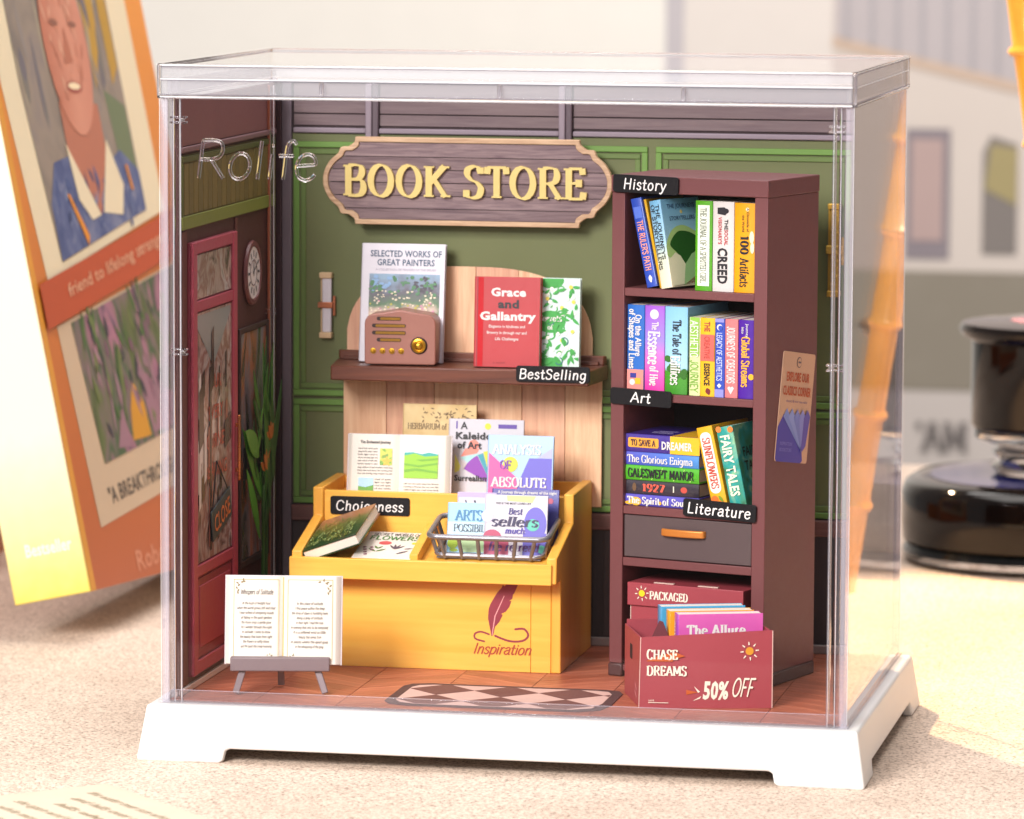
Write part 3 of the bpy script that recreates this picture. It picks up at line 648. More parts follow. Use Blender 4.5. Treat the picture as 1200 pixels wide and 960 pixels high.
# ================================================================== THE ROOM (setting)
FZ = 0.05
fbase = struct(bx('floor', (0.11, CW-0.11, 0.11, 6.99, 0.008, 0.030), mat('#6b3527', 0.6), None, 0))
FW = [wood('#8f4630', '#bd6f52', 'x', 0.42, 0.7, 0.12), wood('#9c4f38', '#c87a5c', 'x', 0.42, 0.75, 0.12), wood('#874129', '#b3664a', 'x', 0.42, 0.65, 0.12)]
random.seed(3)
cwid, ph, sl = 1.36, 0.42, 0.62
for c in range(9):
    xa = 0.11+c*cwid; up = 1 if c % 2 == 0 else -1
    for r in range(-3, 19):
        yb = r*ph+0.11
        rise = sl*cwid*0.5
        pl = [(xa+0.006, yb-up*rise), (xa+cwid-0.006, yb+up*rise), (xa+cwid-0.006, yb+up*rise+ph-0.012), (xa+0.006, yb-up*rise+ph-0.012)]
        pl = clip_rect(pl, 0.112, CW-0.112, 0.112, 6.99)
        if not pl: continue
        a = math.atan2(2*up*rise, cwid); cx = sum(p[0] for p in pl)/len(pl); cy = sum(p[1] for p in pl)/len(pl)
        ca, sa = math.cos(-a), math.sin(-a)
        lp = [((p[0]-cx)*ca-(p[1]-cy)*sa, (p[0]-cx)*sa+(p[1]-cy)*ca) for p in pl]
        o = part('plank', MB().prism(lp, 0.0315, FZ+random.uniform(-0.002, 0.001), 'z'), random.choice(FW), fbase)
        o.location = (cx, cy, 0); o.rotation_euler = (0, 0, a)

WB = 6.85
GRN = mat('#6a7144', 0.55, var=0.05); GBR = mat('#6b9440', 0.5, var=0.04); GMID = mat('#647c3c', 0.5, var=0.04)
SLATW = wood('#655257', '#81706f', 'x', 0.6, 0.8, 0.35, (0.25, 0.75)); POST = mat('#6c6068', 0.5, var=0.04); POSTL = mat('#8d8089', 0.5)
wb = struct(bx('wall_back', (0.12, CW-0.84, WB, WB+0.13, 0.032, 9.64), mat('#3a2a2c', 0.7), None, 0))
# board by board: wood band along the top
for k, (a, b) in enumerate(((8.90, 9.10), (9.11, 9.33), (9.34, 9.62))):
    for x0, x1 in ((0.5, 1.775), (2.005, 5.135), (5.375, CW-0.84)):
        bx('plank', (x0, x1, WB-0.035-0.003*k, WB-0.001, a, b-0.012), SLATW, wb, 0.006)
for x0, x1 in ((0.5, 1.775), (2.005, 5.135), (5.375, CW-0.84)):
    bx('moulding', (x0, x1, WB-0.10, WB-0.001, 8.77, 8.86), POSTL, wb, 0.02)
for x0 in (1.78, 5.14):
    bx('upright', (x0, x0+0.11, WB-0.16, WB-0.001, 8.2, 9.62), mat('#8d8089', 0.5), wb, 0.02)
    bx('upright', (x0+0.112, x0+0.222, WB-0.13, WB-0.001, 8.2, 9.62), mat('#5a4c53', 0.5), wb, 0.02)
bx('pilaster', (0.205, 0.30, WB-0.14, WB-0.001, 0.052, 9.62), mat('#3b2024', 0.6), wb, 0.01)
bx('pilaster', (0.303, 0.47, WB-0.11, WB-0.001, 0.052, 9.62), POST, wb, 0.015)
bx('green_panel', (0.475, CW-0.84, WB-0.03, WB-0.001, 4.215, 8.76), GRN, wb, 0.004)
bx('green_panel', (0.475, CW-0.84, WB-0.03, WB-0.001, 2.36, 4.205), GRN, wb, 0.004)
def pframe(x0, x1, z0, z1):
    def fr_(a, b, c, d, t, y, m):
        bx('panel_frame', (a, b, y, WB-0.031, d-t, d), m, wb, 0.012); bx('panel_frame', (a, b, y, WB-0.031, c, c+t), m, wb, 0.012)
        bx('panel_frame', (a, a+t, y+0.002, WB-0.031, c+t+0.002, d-t-0.002), m, wb, 0.012); bx('panel_frame', (b-t, b, y+0.002, WB-0.031, c+t+0.002, d-t-0.002), m, wb, 0.012)
    fr_(x0, x1, z0, z1, 0.10, WB-0.075, GBR); fr_(x0+0.125, x1-0.125, z0+0.125, z1-0.125, 0.09, WB-0.06, GMID)
pframe(0.50, 6.66, 4.24, 8.62); pframe(6.80, CW-0.86, 4.24, 8.62); pframe(0.50, 6.66, 2.37, 4.18); pframe(6.80, CW-0.86, 2.37, 4.18)
bx('wall_ledge', (0.475, CW-0.84, WB-0.16, WB-0.001, 2.07, 2.345), wood('#5d3a35', '#7d524b', 'x', 0.5, 0.8), wb, 0.02)
bx('dado_panel', (0.475, CW-0.84, WB-0.03, WB-0.001, 0.21, 2.065), wood('#2c2224', '#3c2f31', 'z', 0.6, 0.8), wb, 0.004)
for x in (0.475, 3.2, 5.95, 8.6): bx('dado_stile', (x, x+0.3, WB-0.055, WB-0.031, 0.21, 2.06), mat('#3f3335', 0.6), wb, 0.01)
bx('baseboard', (0.475, CW-0.84, WB-0.09, WB-0.001, 0.052, 0.205), mat('#9b8f8c', 0.5), wb, 0.02)

# left wall
XL = 0.20
wl = struct(bx('wall_left', (0.115, XL, 0.36, WB-0.01, 0.052, 9.62), mat('#4a2019', 0.6, var=0.1), None, 0.004))
bx('cornice_board', (XL+0.001, XL+0.02, 0.37, 6.5, 8.86, 9.62), mat('#80504e', 0.55, var=0.08), wl, 0.005)
bx('moulding', (XL+0.001, XL+0.07, 0.37, 6.5, 8.76, 8.85), mat('#7b5a5c', 0.5), wl, 0.02)
bx('green_panel', (XL+0.001, XL+0.018, 0.40, 6.45, 7.52, 8.72), mat('#6a5a28', 0.55), wl, 0.004)
bx('panel_frame', (XL+0.019, XL+0.05, 0.42, 6.4, 7.53, 7.74), mat('#767e30', 0.5), wl, 0.012)
bx('panel_frame', (XL+0.019, XL+0.05, 0.42, 6.4, 8.60, 8.70), mat('#4f531f', 0.5), wl, 0.012)
for y in (0.42, 6.3): bx('panel_frame', (XL+0.019, XL+0.05, y, y+0.1, 7.742, 8.598), mat('#565a1f', 0.5), wl, 0.012)
for k in range(19):
    y = 0.62+k*0.295
    bx('panel_slat', (XL+0.019, XL+0.03, y, y+0.275, 7.76, 8.58), mat('#685a28' if k % 2 else '#72622c', 0.5), wl, 0.008)
bx('skirting', (XL-0.02, XL+0.05, 0.36, 6.4, 0.052, 0.16), mat('#d8cac4', 0.5), wl, 0.02)
for y in (0.40, 3.86, 6.18): bx('wall_stile', (XL+0.001, XL+0.03, y, y+(0.38 if y < 1 else 0.14), 0.17, 7.5), mat('#5e2e24', 0.6, var=0.1), wl, 0.01)

door = thing('door', 'maroon panelled shop door with a glass pane on the left wall', 'door', (XL+0.001, 0, 0))
MAR = mat('#a83f50', 0.45, var=0.05); MAR2 = mat('#8c3040', 0.45, var=0.05)
bx('door_leaf', (0, 0.05, 0.85, 3.68, 0.28, 7.30), MAR2, door, 0.006)
for b in ((0.85, 1.12, 0.28, 7.30), (3.42, 3.68, 0.28, 7.30)): bx('door_stile', (0.051, 0.11, b[0], b[1], b[2], b[3]), MAR, door, 0.02)
for a, b in ((7.10, 7.30), (6.16, 6.34), (1.86, 2.05), (0.28, 0.50)): bx('door_rail', (0.051, 0.10, 1.122, 3.418, a, b), MAR, door, 0.02)
bx('lower_panel', (0.051, 0.085, 1.30, 3.24, 0.68, 1.70), MAR, door, 0.03)
bx('lower_panel', (0.051, 0.07, 1.17, 3.37, 0.53, 1.82), MAR2, door, 0.01)
STREET = blotch(['#3b2c2a', '#7a5f58', '#b39d94', '#8f6458', '#bdb0aa', '#544a48'], 1.5, (1, 1.3, 0.9), 0.12, 'street_reflection_print')
bx('transom_glass', (0.051, 0.075, 1.14, 3.40, 6.36, 7.08), STREET, door, 0.01)
bx('door_glass', (0.051, 0.075, 1.14, 3.40, 2.07, 6.14), STREET, door, 0.01)
fd = Fr((0.077, 0, 0), (0, 1, 0), (0, 0, 1))
rnd = random.Random(12)
for k, c_ in enumerate(('#cfc2bb', '#5a4a48', '#a5695a', '#e0d6cf', '#3f3434')):
    poly(door, 'street_shape', [[(y, z), (y+w, z+w*0.6), (y+w, z+h+w*0.6), (y, z+h)] for y, z, w, h in [(rnd.uniform(1.2, 3.0), rnd.uniform(2.15, 4.9), rnd.uniform(0.05, 0.3), rnd.uniform(0.3, 1.0)) for i in range(5)]], flat(c_, 0.2), fd, 1+0.4*k)
poly(door, 'street_shape', [[(1.2, 5.9), (2.2, 5.2), (3.3, 6.0), (3.3, 6.1), (1.2, 6.1)]], flat('#8a8f8c', 0.2), fd, 0.8)
poly(door, 'street_shape', [[(1.95, 5.2), (2.05, 5.2), (2.05, 2.2), (1.95, 2.2)], [(2.9, 4.2), (3.3, 4.35), (3.3, 3.9), (2.9, 3.75)]], flat('#4a4240', 0.2), fd, 3.2)
for s, z in (('OUR', 4.95), ('EVERY', 4.45), ('JOURNEY', 3.98), ('READING', 3.5)):
    sans(door, s, fd, 2.35, z, 0.24, flat('#b5482f'), maxw=1.5, bold=0.01)
bx('door_handle', (0.14, 0.19, 3.5, 3.56, 3.15, 4.25), mat('#c77a4a', 0.25, 1.0), door, 0.02)
bx('handle_mount', (0.10, 0.15, 3.505, 3.555, 3.3, 3.36), mat('#c77a4a', 0.25, 1.0), door, 0.01)
bx('handle_mount', (0.10, 0.15, 3.505, 3.555, 4.05, 4.11), mat('#c77a4a', 0.25, 1.0), door, 0.01)
cs = thing('close_sign', 'small dark hanging board reading CLOSE on the door glass', 'sign', (XL+0.1, 2.55, 2.72), (14, 0, 0))
bx('board', (0, 0.03, -0.62, 0.62, -0.26, 0.26), mat('#2f3a3c', 0.5), cs, 0.015)
sans(cs, 'CLOSE', Fr((0.031, 0, 0), (0, 1, 0), (0, 0, 1)), 0, 0, 0.30, flat('#d5733a'), w=1.0, bold=0.015)
part('cord', MB().tube([(0.015, -0.5, 0.26), (0.015, -0.06, 0.95), (0.015, 0.5, 0.26)], 0.012, 6), INK, cs)

clk = thing('wall_clock', 'round clock with a pale dial and dark red rim high on the left wall', 'clock', (XL+0.002, 4.95, 6.50))
part('rim', MB().lathe([(0.0, 0.0), (0.53, 0.0), (0.55, 0.03), (0.53, 0.07), (0.46, 0.075), (0.45, 0.05), (0.0, 0.05)], seg=48, axis='x'), mat('#6e3a3a', 0.4), clk, smooth=True)
part('dial', MB().lathe([(0, 0.051), (0.44, 0.051), (0.44, 0.056), (0, 0.056)], seg=40, axis='x'), mat('#e4dcd8', 0.5), clk)
fc = Fr((0.058, 0, 0), (0, 1, 0), (0, 0, 1))
poly(clk, 'hour_mark', [[(0.38*math.cos(a)-0.02*math.sin(a), 0.38*math.sin(a)+0.02*math.cos(a)), (0.38*math.cos(a)+0.02*math.sin(a), 0.38*math.sin(a)-0.02*math.cos(a)),
     (0.27*math.cos(a)+0.02*math.sin(a), 0.27*math.sin(a)-0.02*math.cos(a)), (0.27*math.cos(a)-0.02*math.sin(a), 0.27*math.sin(a)+0.02*math.cos(a))] for a in [i*math.pi/6 for i in range(12)]], INK, fc)
poly(clk, 'clock_hand', [[(-0.018, -0.05), (0.018, -0.05), (0.01, 0.24), (-0.01, 0.24)], [(-0.05, -0.02), (0.17, 0.1), (0.16, 0.12), (-0.05, 0.02)]], INK, fc, 2)
part('dial_ring', MB().tube([(0.058, 0.215*math.cos(i*math.pi/16), 0.215*math.sin(i*math.pi/16)) for i in range(32)], 0.008, 6, True), mat('#5d4544', 0.5), clk)

win = thing('shop_window', 'narrow dark framed window beside the door with a street reflection printed on it', 'window', (XL+0.001, 0, 0))
bx('glass', (0.0, 0.03, 4.14, 5.90, 1.7, 5.52), blotch(['#1d1a1a', '#5a4b48', '#8a8084', '#a8694a', '#3a2c28', '#6f666b'], 1.1, (1, 1.6, 0.5), 0.1, 'dark_street_reflection_print'), win, 0.004)  # street reflection printed into the glass colour
for b in ((4.02, 4.12, 1.58, 5.62), (5.92, 6.02, 1.58, 5.62)): bx('window_frame', (0, 0.06, b[0], b[1], b[2], b[3]), mat('#3a221d', 0.5), win, 0.012)
for a, b in ((1.58, 1.69), (5.53, 5.62)): bx('window_frame', (0, 0.055, 4.122, 5.918, a, b), mat('#3a221d', 0.5), win, 0.012)
bx('window_board', (0.031, 0.045, 4.3, 5.7, 3.05, 3.6), mat('#3c2f31', 0.5), win, 0.006)
sans(win, 'BOOKS', Fr((0.046, 0, 0), (0, 1, 0), (0, 0, 1)), 5.0, 3.32, 0.22, flat('#b98f83'), maxw=1.1)
plt = thing('potted_plant', 'tall leafy green plant with orange blooms in front of the shop window', 'plant', (XL+0.16, 5.0, 1.9))
LG = [mat('#39691b', 0.4, var=0.12), mat('#2a5418', 0.4, var=0.12), mat('#4a8a20', 0.4, var=0.12)]
rnd = random.Random(5)
for k, (y, z, L, w, a, bd) in enumerate(((0, 0.9, 2.5, 0.30, 84, 0.1), (0.15, 0.5, 3.0, 0.27, 92, -0.2), (-0.1, 0.8, 1.6, 0.38, 118, 0.3), (0.1, 0.7, 2.7, 0.36, 76, 0.2),
                                   (0.3, 0.4, 2.4, 0.4, 70, 0.1), (-0.3, 1.5, 1.1, 0.42, 140, 0.2), (0.25, 0.2, 1.7, 0.34, 100, -0.1), (0.4, 1.0, 2.2, 0.34, 82, 0.1), (-0.35, 0.2, 1.3, 0.36, 112, 0.1))):
    pts = leafshape(y, z, L, w, a, bd, 9); n = len(pts); mb = MB()
    vs = []
    for j, (u, v) in enumerate(pts): vs.append((0.05+0.03*math.sin(k*2.1)+0.05*math.sin(v*1.3+k), u, v))
    mb.add(vs, [tuple(range(n))]); o = part('leaf', mb, LG[k % 3], plt)
    s = o.modifiers.new('thick', 'SOLIDIFY'); s.thickness = 0.012
for (y, z, L) in ((0.0, 1.25, 0.36), (0.34, 1.75, 0.30)):
    for a in (50, 85, 120, 150):
        pts = leafshape(y, z, L, 0.15, a, 0.03, 6); o = part('petal', MB().add([(0.10+0.02*math.sin(a), u, v) for u, v in pts], [tuple(range(len(pts)))]), mat('#b0631c', 0.5, var=0.15), plt)
        o.modifiers.new('thick', 'SOLIDIFY').thickness = 0.012
for k in range(14):
    y, z, L, a = rnd.uniform(-0.35, 0.5), rnd.uniform(0.0, 2.4), rnd.uniform(0.5, 1.1), rnd.uniform(55, 130); pts = leafshape(y, z, L, rnd.uniform(0.12, 0.2), a, rnd.uniform(-0.15, 0.15), 6)
    o = part('leaf', MB().add([(0.02+0.008*k+0.03*math.sin(v*2+k), u, v) for u, v in pts], [tuple(range(len(pts)))]), LG[k % 3], plt); o.modifiers.new('thick', 'SOLIDIFY').thickness = 0.008
part('stem', MB().tube([(0.03, 0, -1.45), (0.04, 0.05, 0), (0.05, 0.0, 1.0)], 0.035, 6).tube([(0.03, 0.2, -1.45), (0.04, 0.25, 0), (0.05, 0.2, 1.0)], 0.03, 6), LG[1], plt)
part('pot', MB().lathe([(0, 0), (0.30, 0), (0.38, 0.42), (0.41, 0.44), (0.41, 0.52), (0.35, 0.52), (0.34, 0.45), (0, 0.43)], (0.28, 0.1, -1.85), 24), mat('#3c2723', 0.5), plt, smooth=True)
# ================================================================== BOOKS
PG = [mat('#e9e2d4', 0.8, var=0.05, bump=0.15, scale=20), mat('#ded3c4', 0.8, var=0.05, bump=0.15, scale=20)]
def book(label, t, d, h, cover, loc, rot=(0, 0, 0), spine=None, group=None, parent=None, name='book', cat='book', rough=0.3, round_=True, ct=0.022):
    """spine at y=0 facing -y, front cover on +x, standing on z=0"""
    b = thing(name, label, cat, loc, rot, group)
    if parent: b.parent = parent
    cm = cover if not isinstance(cover, str) else mat(cover, rough, var=0.03, bump=0.03, coat=0.3)
    sm = cm if spine is None else (spine if not isinstance(spine, str) else mat(spine, rough, var=0.03, bump=0.03, coat=0.3))
    part('cover', MB().box(0, ct, 0.02, d, 0, h).box(t-ct, t, 0.02, d, 0, h), cm, b, 0.004)
    part('spine', MB().prism([(0, 0.019), (0.0, 0.012), (0.012, 0.003), (t/2, -0.002 if not round_ else -0.006), (t-0.012, 0.003), (t, 0.012), (t, 0.019)], 0, h, 'z'), sm, b, 0.003)
    bx('pages', (ct+0.001, t-ct-0.001, 0.024, d-0.025, 0.018, h-0.005), PG[int(h*100) % 2], b, 0)
    b['dim'] = (t, d, h)
    return b
def spf(b):   # spine frame: u runs down the spine from the top, v across
    t, d, h = b['dim']; return Fr((t/2, -0.006, h), (0, 0, -1), (1, 0, 0))
def cvf(b):   # front cover frame: u from the spine, v up
    t, d, h = b['dim']; return Fr((t, 0, 0), (0, 1, 0), (0, 0, 1))
def frontbook(label, t, d, h, cover, x, y, z, lean=8, turn=0, **k):
    """a book shown cover first: left bottom front corner at (x,y,z)"""
    b = book(label, t, d, h, cover, (x, y+t, z), (0, 0, 0), **k)
    # canonical +x (cover) must face -y: rotate -90 about z, then lean back about world x
    q = Matrix.Rotation(R(turn), 4, 'Z') @ Matrix.Rotation(R(-lean), 4, 'X') @ Matrix.Rotation(R(-90), 4, 'Z')
    b.rotation_euler = q.to_euler()
    return b
SH = 'books standing on the bookcase'
CREAM = flat('#efe6d2'); BLK = flat('#1d1a20'); YEL = flat('#f2b62c'); REDI = flat('#b8323a'); WH = WHITE

# ------------------------------------------------------------------ BOOKCASE
BO, BA = (6.57, 3.86, FZ), -17.6
def bc(u, v, w):
    a = R(BA); return (BO[0]+u*math.cos(a)-v*math.sin(a), BO[1]+u*math.sin(a)+v*math.cos(a), BO[2]+w)
bk = thing('bookcase', 'tall mauve brown bookcase with five levels and one drawer', 'bookcase', BO, (0, 0, BA))
MV = mat('#6d3b3b', 0.5, var=0.04, bump=0.05); MVd = mat('#472827', 0.5, var=0.03, bump=0.04)
BW, BD, BH = 2.82, 1.92, 8.27
bx('side_panel', (0, 0.235, 0.0, BD, 0.22, BH-0.28), MV, bk, 0.012)
bx('side_panel', (BW-0.235, BW, 0.0, BD, 0.22, BH-0.28), MV, bk, 0.012)
bx('top_panel', (-0.012, BW+0.012, -0.015, BD+0.005, BH-0.278, BH), MV, bk, 0.015)
bx('back_panel', (0.237, BW-0.237, BD-0.08, BD-0.004, 0.1, BH-0.28), mat('#2a1617', 0.7), bk, 0)  # the bookcase's inner shade is put into this dark colour
for a, b in ((6.30, 6.435), (4.59, 4.72), (2.71, 2.845), (1.85, 1.99)): bx('shelf', (0.237, BW-0.237, 0.012, BD-0.082, a, b), MV, bk, 0.01)
bx('base_board', (-0.015, 0.25, -0.02, BD+0.01, 0.0, 0.218), MVd, bk, 0.03)
bx('base_board', (BW-0.25, BW+0.015, -0.02, BD+0.01, 0.0, 0.218), MVd, bk, 0.03)
bx('shelf', (0.252, BW-0.252, 0.012, BD-0.082, 0.10, 0.20), MV, bk, 0.01)
dr = bx('drawer', (0.25, BW-0.25, 0.03, BD-0.3, 2.005, 2.695), mat('#544444', 0.5, var=0.03), bk, 0.012)
hp = [(0.95, 0.03), (0.97, -0.05), (1.1, -0.085), (1.36, -0.10), (1.62, -0.085), (1.74, -0.05), (1.76, 0.03), (1.70, 0.03), (1.6, -0.02), (1.36, -0.03), (1.1, -0.02), (1.0, 0.03)]
part('drawer_handle', MB().prism(hp, 2.40, 2.52, 'z'), mat('#cf8136', 0.35, 0.35, var=0.06), dr, 0.02, 3)

def shelfbook(label, u0, u1, h, w, cover, d=1.35, v=0.10, tilt=0, turn=0, **k):
    b = book(label, u1-u0, d, h, cover, bc(u0, v, w), (0, 0, 0), group=SH, **k)
    q = Matrix.Rotation(R(BA+turn), 4, 'Z') @ Matrix.Rotation(R(tilt), 4, 'Y')
    b.rotation_euler = q.to_euler(); return b
w1 = 6.438
# top shelf
b = shelfbook("blue book THE RULER'S PATH leaning left on the top shelf", 0.60, 0.80, 1.47, w1, '#2f4fb5', tilt=-12.5)
f = spf(b); text(b, "THE RULER'S PATH", f, 0.78, 0, 0.10, flat('#f1a08a'), w=0.82, style='sans', bold=16)
poly(b, 'fish_mark', [leafshape(1.27, 0, 0.13, 0.07, 0)], WH, f); poly(b, 'band', [rect(0.14, 0.33, -0.07, 0.07)], flat('#5273d2'), f)
poly(b, 'spine_line', [rect(0.03, 1.44, 0.085, 0.096)], flat('#8fa6e8'), f)
b = shelfbook('thin yellow book leaning between the two blue books on the top shelf', 0.815, 0.86, 1.47, w1, '#e8b21f', v=0.14, tilt=-12.5, ct=0.01)
b = shelfbook('pale blue book THE JOURNEYS OF STORYTELLERS leaning with its cover showing', 0.90, 1.13, 1.44, w1, grad([('#e9dfc4', 0.0), ('#d6dcc0', 0.3), ('#9fc8dc', 0.5), ('#6fb0d6', 1.0)], 'z', 0, 1.5, noise=0.15), d=1.0, v=0.02, tilt=-11, turn=-12)
f = spf(b); text(b, 'THE JOURNEYS', f, 0.52, 0.045, 0.07, BLK, w=0.90, style='sans', bold=13); text(b, 'OF STORYTELLERS', f, 0.60, -0.045, 0.07, BLK, w=1.06, style='sans', bold=13)
f = cvf(b)
poly(b, 'hill_shape', [sm([(0.02, 0.72), (0.2, 0.93), (0.45, 1.0), (0.7, 0.93), (0.96, 0.75), (0.96, 0.3), (0.5, 0.45), (0.02, 0.5)])], flat('#a9c67c'), f, clip=(0.0, 0.99, 0.0, 1.4))
poly(b, 'dark_page', [sm([(0.10, 0.70), (0.3, 0.88), (0.5, 0.9), (0.75, 0.83), (0.9, 0.66), (0.7, 0.55), (0.42, 0.36), (0.25, 0.55)])], flat('#22561c'), f, 2)
poly(b, 'open_page', [[(0.02, 0.45), (0.2, 0.56), (0.32, 0.5), (0.42, 0.36), (0.32, 0.03), (0.02, 0.02)]], flat('#e6e0bf'), f, 3)
poly(b, 'open_page', [[(0.42, 0.36), (0.62, 0.52), (0.95, 0.6), (0.95, 0.18), (0.6, 0.12), (0.32, 0.02)]], flat('#9cc188'), f, 3)
poly(b, 'page_edge', [[(0.34, 0.03), (0.6, 0.14), (0.95, 0.2), (0.95, 0.17), (0.6, 0.1)], [(0.36, 0.02), (0.6, 0.08), (0.95, 0.13), (0.95, 0.1), (0.6, 0.05)]], flat('#8a6f4e'), f, 5)
sans(b, 'THE JOURNEYS', f, 0.50, 1.32, 0.075, flat('#2e4a6e'), maxw=0.85, bold=0.01); sans(b, 'STORYTELLERS', f, 0.5, 1.12, 0.07, flat('#2e4a6e'), maxw=0.85, bold=0.01)
poly(b, 'star_mark', [circ(0.5, 1.22, 0.03)], flat('#e9cf7a'), f)
b = shelfbook('green edged book THE JOURNAL OF A SPIRITED GIRL on the top shelf', 1.47, 1.775, 1.46, w1, '#57a51f')
f = spf(b); poly(b, 'spine_field', [rect(0.07, 1.38, -0.10, 0.11)], flat('#e9eedd'), f); text(b, 'THE JOURNAL OF A SPIRITED GIRL', f, 0.72, 0.0, 0.11, flat('#55604a'), w=1.22, bold=9)
b = shelfbook("white book THE SOCIAL VISIONARY'S CREED on the top shelf", 1.785, 2.165, 1.46, w1, '#d6d1cc')
f = spf(b); sans(b, 'CREED', f, 1.04, 0.0, 0.17, BLK, w=0.58, bold=0.035); sans(b, 'THE', f, 0.37, 0.06, 0.065, BLK, bold=0.02); sans(b, 'SOCIAL', f, 0.58, 0.06, 0.065, REDI, w=0.25, bold=0.02)
sans(b, "VISIONARY'S", f, 0.47, -0.05, 0.065, REDI, w=0.44, bold=0.02); poly(b, 'figure_mark', [circ(0.15, 0.06, 0.04), [(0.1, -0.1), (0.2, -0.1), (0.22, 0.04), (0.14, 0.1), (0.09, 0.02)]], BLK, f)
b = shelfbook('orange book reading 100 Artifacts at the right end of the top shelf', 2.175, 2.55, 1.45, w1, '#f0a516')
f = spf(b); text(b, '100', f, 0.68, 0.0, 0.14, BLK, w=0.30, bold=18); text(b, 'Artifacts', f, 1.12, 0.0, 0.15, BLK, w=0.48, bold=15)
sans(b, 'A Chronicle of', f, 0.27, 0.06, 0.045, BLK, bold=0.01); sans(b, 'the World', f, 0.33, -0.02, 0.045, BLK, bold=0.01)
poly(b, 'white_splash', [circ(0.55, 0.13, 0.10, 0.04), circ(0.72, 0.14, 0.09, 0.035), circ(0.1, 0.05, 0.03)], flat('#f6e6bd'), f)
# second shelf
w2 = 4.723
b = shelfbook("blue book On the Allure of Shapes and Lines, leftmost on the second shelf", 0.245, 0.555, 1.43, w2, '#2f6cc0')
f = spf(b); poly(b, 'pink_band', [rect(1.06, 1.43, -0.15, 0.15)], flat('#e58f86'), f); text(b, 'On the Allure', f, 0.5, 0.055, 0.10, WH, w=0.68, style='sans', bold=17); text(b, 'of Shapes and Lines', f, 0.56, -0.06, 0.10, WH, w=0.98, style='sans', bold=17)
poly(b, 'shape_mark', [rect(1.12, 1.2, -0.09, 0.02)], flat('#35388f'), f, 2); poly(b, 'shape_mark', [rect(1.2, 1.3, 0.0, 0.1)], YEL, f, 2); poly(b, 'shape_mark', [circ(1.27, -0.05, 0.05)], WH, f, 3)
b = shelfbook('purple to pink book The Essence of Hue on the second shelf', 0.565, 0.925, 1.43, w2, grad([('#e0369f', 0.0), ('#e26bc0', 0.35), ('#9b86dc', 0.6), ('#a35bcf', 1.0)], 'z', 0, 1.43))
f = spf(b); poly(b, 'round_mark', [circ(0.14, 0.0, 0.08)], WH, f); text(b, 'The', f, 0.33, 0.02, 0.12, WH, w=0.13, bold=14); text(b, 'Essence', f, 0.69, 0.0, 0.21, WH, w=0.55, bold=20); text(b, 'of Hue', f, 1.15, 0.0, 0.15, WH, w=0.32, bold=17)
b = shelfbook('sky blue and green book The Tale of Edifices on the second shelf', 0.935, 1.345, 1.43, w2, grad([('#3f8f28', 0.0), ('#4b9a2c', 0.26), ('#a8d5ec', 0.30), ('#86c2e4', 1.0)], 'z', 0, 1.43), d=1.5)
f = spf(b); text(b, 'The Tale of', f, 0.50, 0.02, 0.15, BLK, w=0.58, bold=15); text(b, 'Edifices', f, 1.04, 0.0, 0.17, WH, w=0.48, bold=17, lay=4)
tr = flat('#356f22'); rnd = random.Random(2)
poly(b, 'tree_print', [circ(0.98+rnd.uniform(-.14, .16), 0.16*rnd.uniform(-1, 1), 0.055, n=9) for i in range(12)], tr, f)
f = cvf(b); poly(b, 'tree_print', [circ(0.10+rnd.uniform(0, .4), 0.22+rnd.uniform(0, .5)+0.25*rnd.random(), 0.07, n=9) for i in range(40)], tr, f)
b = shelfbook('pale green striped book AESTHETIC JOURNEY on the second shelf', 1.40, 1.595, 1.28, w2, '#dbe6a6', v=0.06)
f = spf(b); poly(b, 'green_band', [rect(0.0, 0.62, -0.075, 0.085)], flat('#8fc24a'), f); text(b, 'AESTHETIC', f, 0.35, 0, 0.13, WH, w=0.60, style='sans', bold=15, lay=3); text(b, 'JOURNEY', f, 0.96, 0, 0.13, flat('#7fae4a'), w=0.52, style='sans', bold=14)
b = shelfbook('yellow and coral book THE CREATIVE ESSENCE on the second shelf', 1.60, 1.86, 1.28, w2, '#f3bd2a', v=0.06)
f = spf(b); poly(b, 'coral_band', [rect(0.27, 0.70, -0.125, 0.125)], flat('#e8675c'), f); sans(b, 'THE', f, 0.14, 0.0, 0.10, flat('#a8443a'), bold=0.03, w=0.16); sans(b, 'CREATIVE', f, 0.48, 0, 0.10, flat('#a8443a'), w=0.36, lay=3); sans(b, 'ESSENCE', f, 0.92, 0, 0.10, BLK, bold=0.035, w=0.36); poly(b, 'leaf_mark', [leafshape(1.14, 0, 0.12, 0.10, 20)], flat('#7a2b2b'), f)
b = shelfbook('narrow blue book LEGACY OF AESTHETICS on the second shelf', 1.865, 2.04, 1.28, w2, '#3550b8', v=0.06)
f = spf(b); poly(b, 'lilac_band', [rect(0.0, 0.06, -0.08, 0.08), rect(1.15, 1.28, -0.08, 0.08)], flat('#8e8fd8'), f); poly(b, 'moon_mark', [circ(0.14, 0, 0.05)], WH, f); poly(b, 'moon_mark', [circ(0.15, 0.015, 0.04)], flat('#3550b8'), f, 2)
text(b, 'LEGACY OF AESTHETICS', f, 0.62, 0, 0.09, flat('#c9d4f6'), w=0.78, style='sans', bold=15); poly(b, 'diamond_mark', [[(1.05, 0), (1.09, 0.04), (1.13, 0), (1.09, -0.04)]], WH, f)
b = shelfbook('pink book JOURNEYS OF CREATORS with white lettering on the second shelf', 2.045, 2.275, 1.28, w2, '#e07f7f', v=0.06)
f = spf(b); text(b, 'JOURNEYS OF CREATORS', f, 0.58, 0, 0.13, WH, w=0.92, style='sans', bold=17); poly(b, 'heart_mark', [[(1.22, 0), (1.12, 0.06), (1.09, 0.03), (1.11, 0), (1.09, -0.03), (1.12, -0.06)]], WH, f)
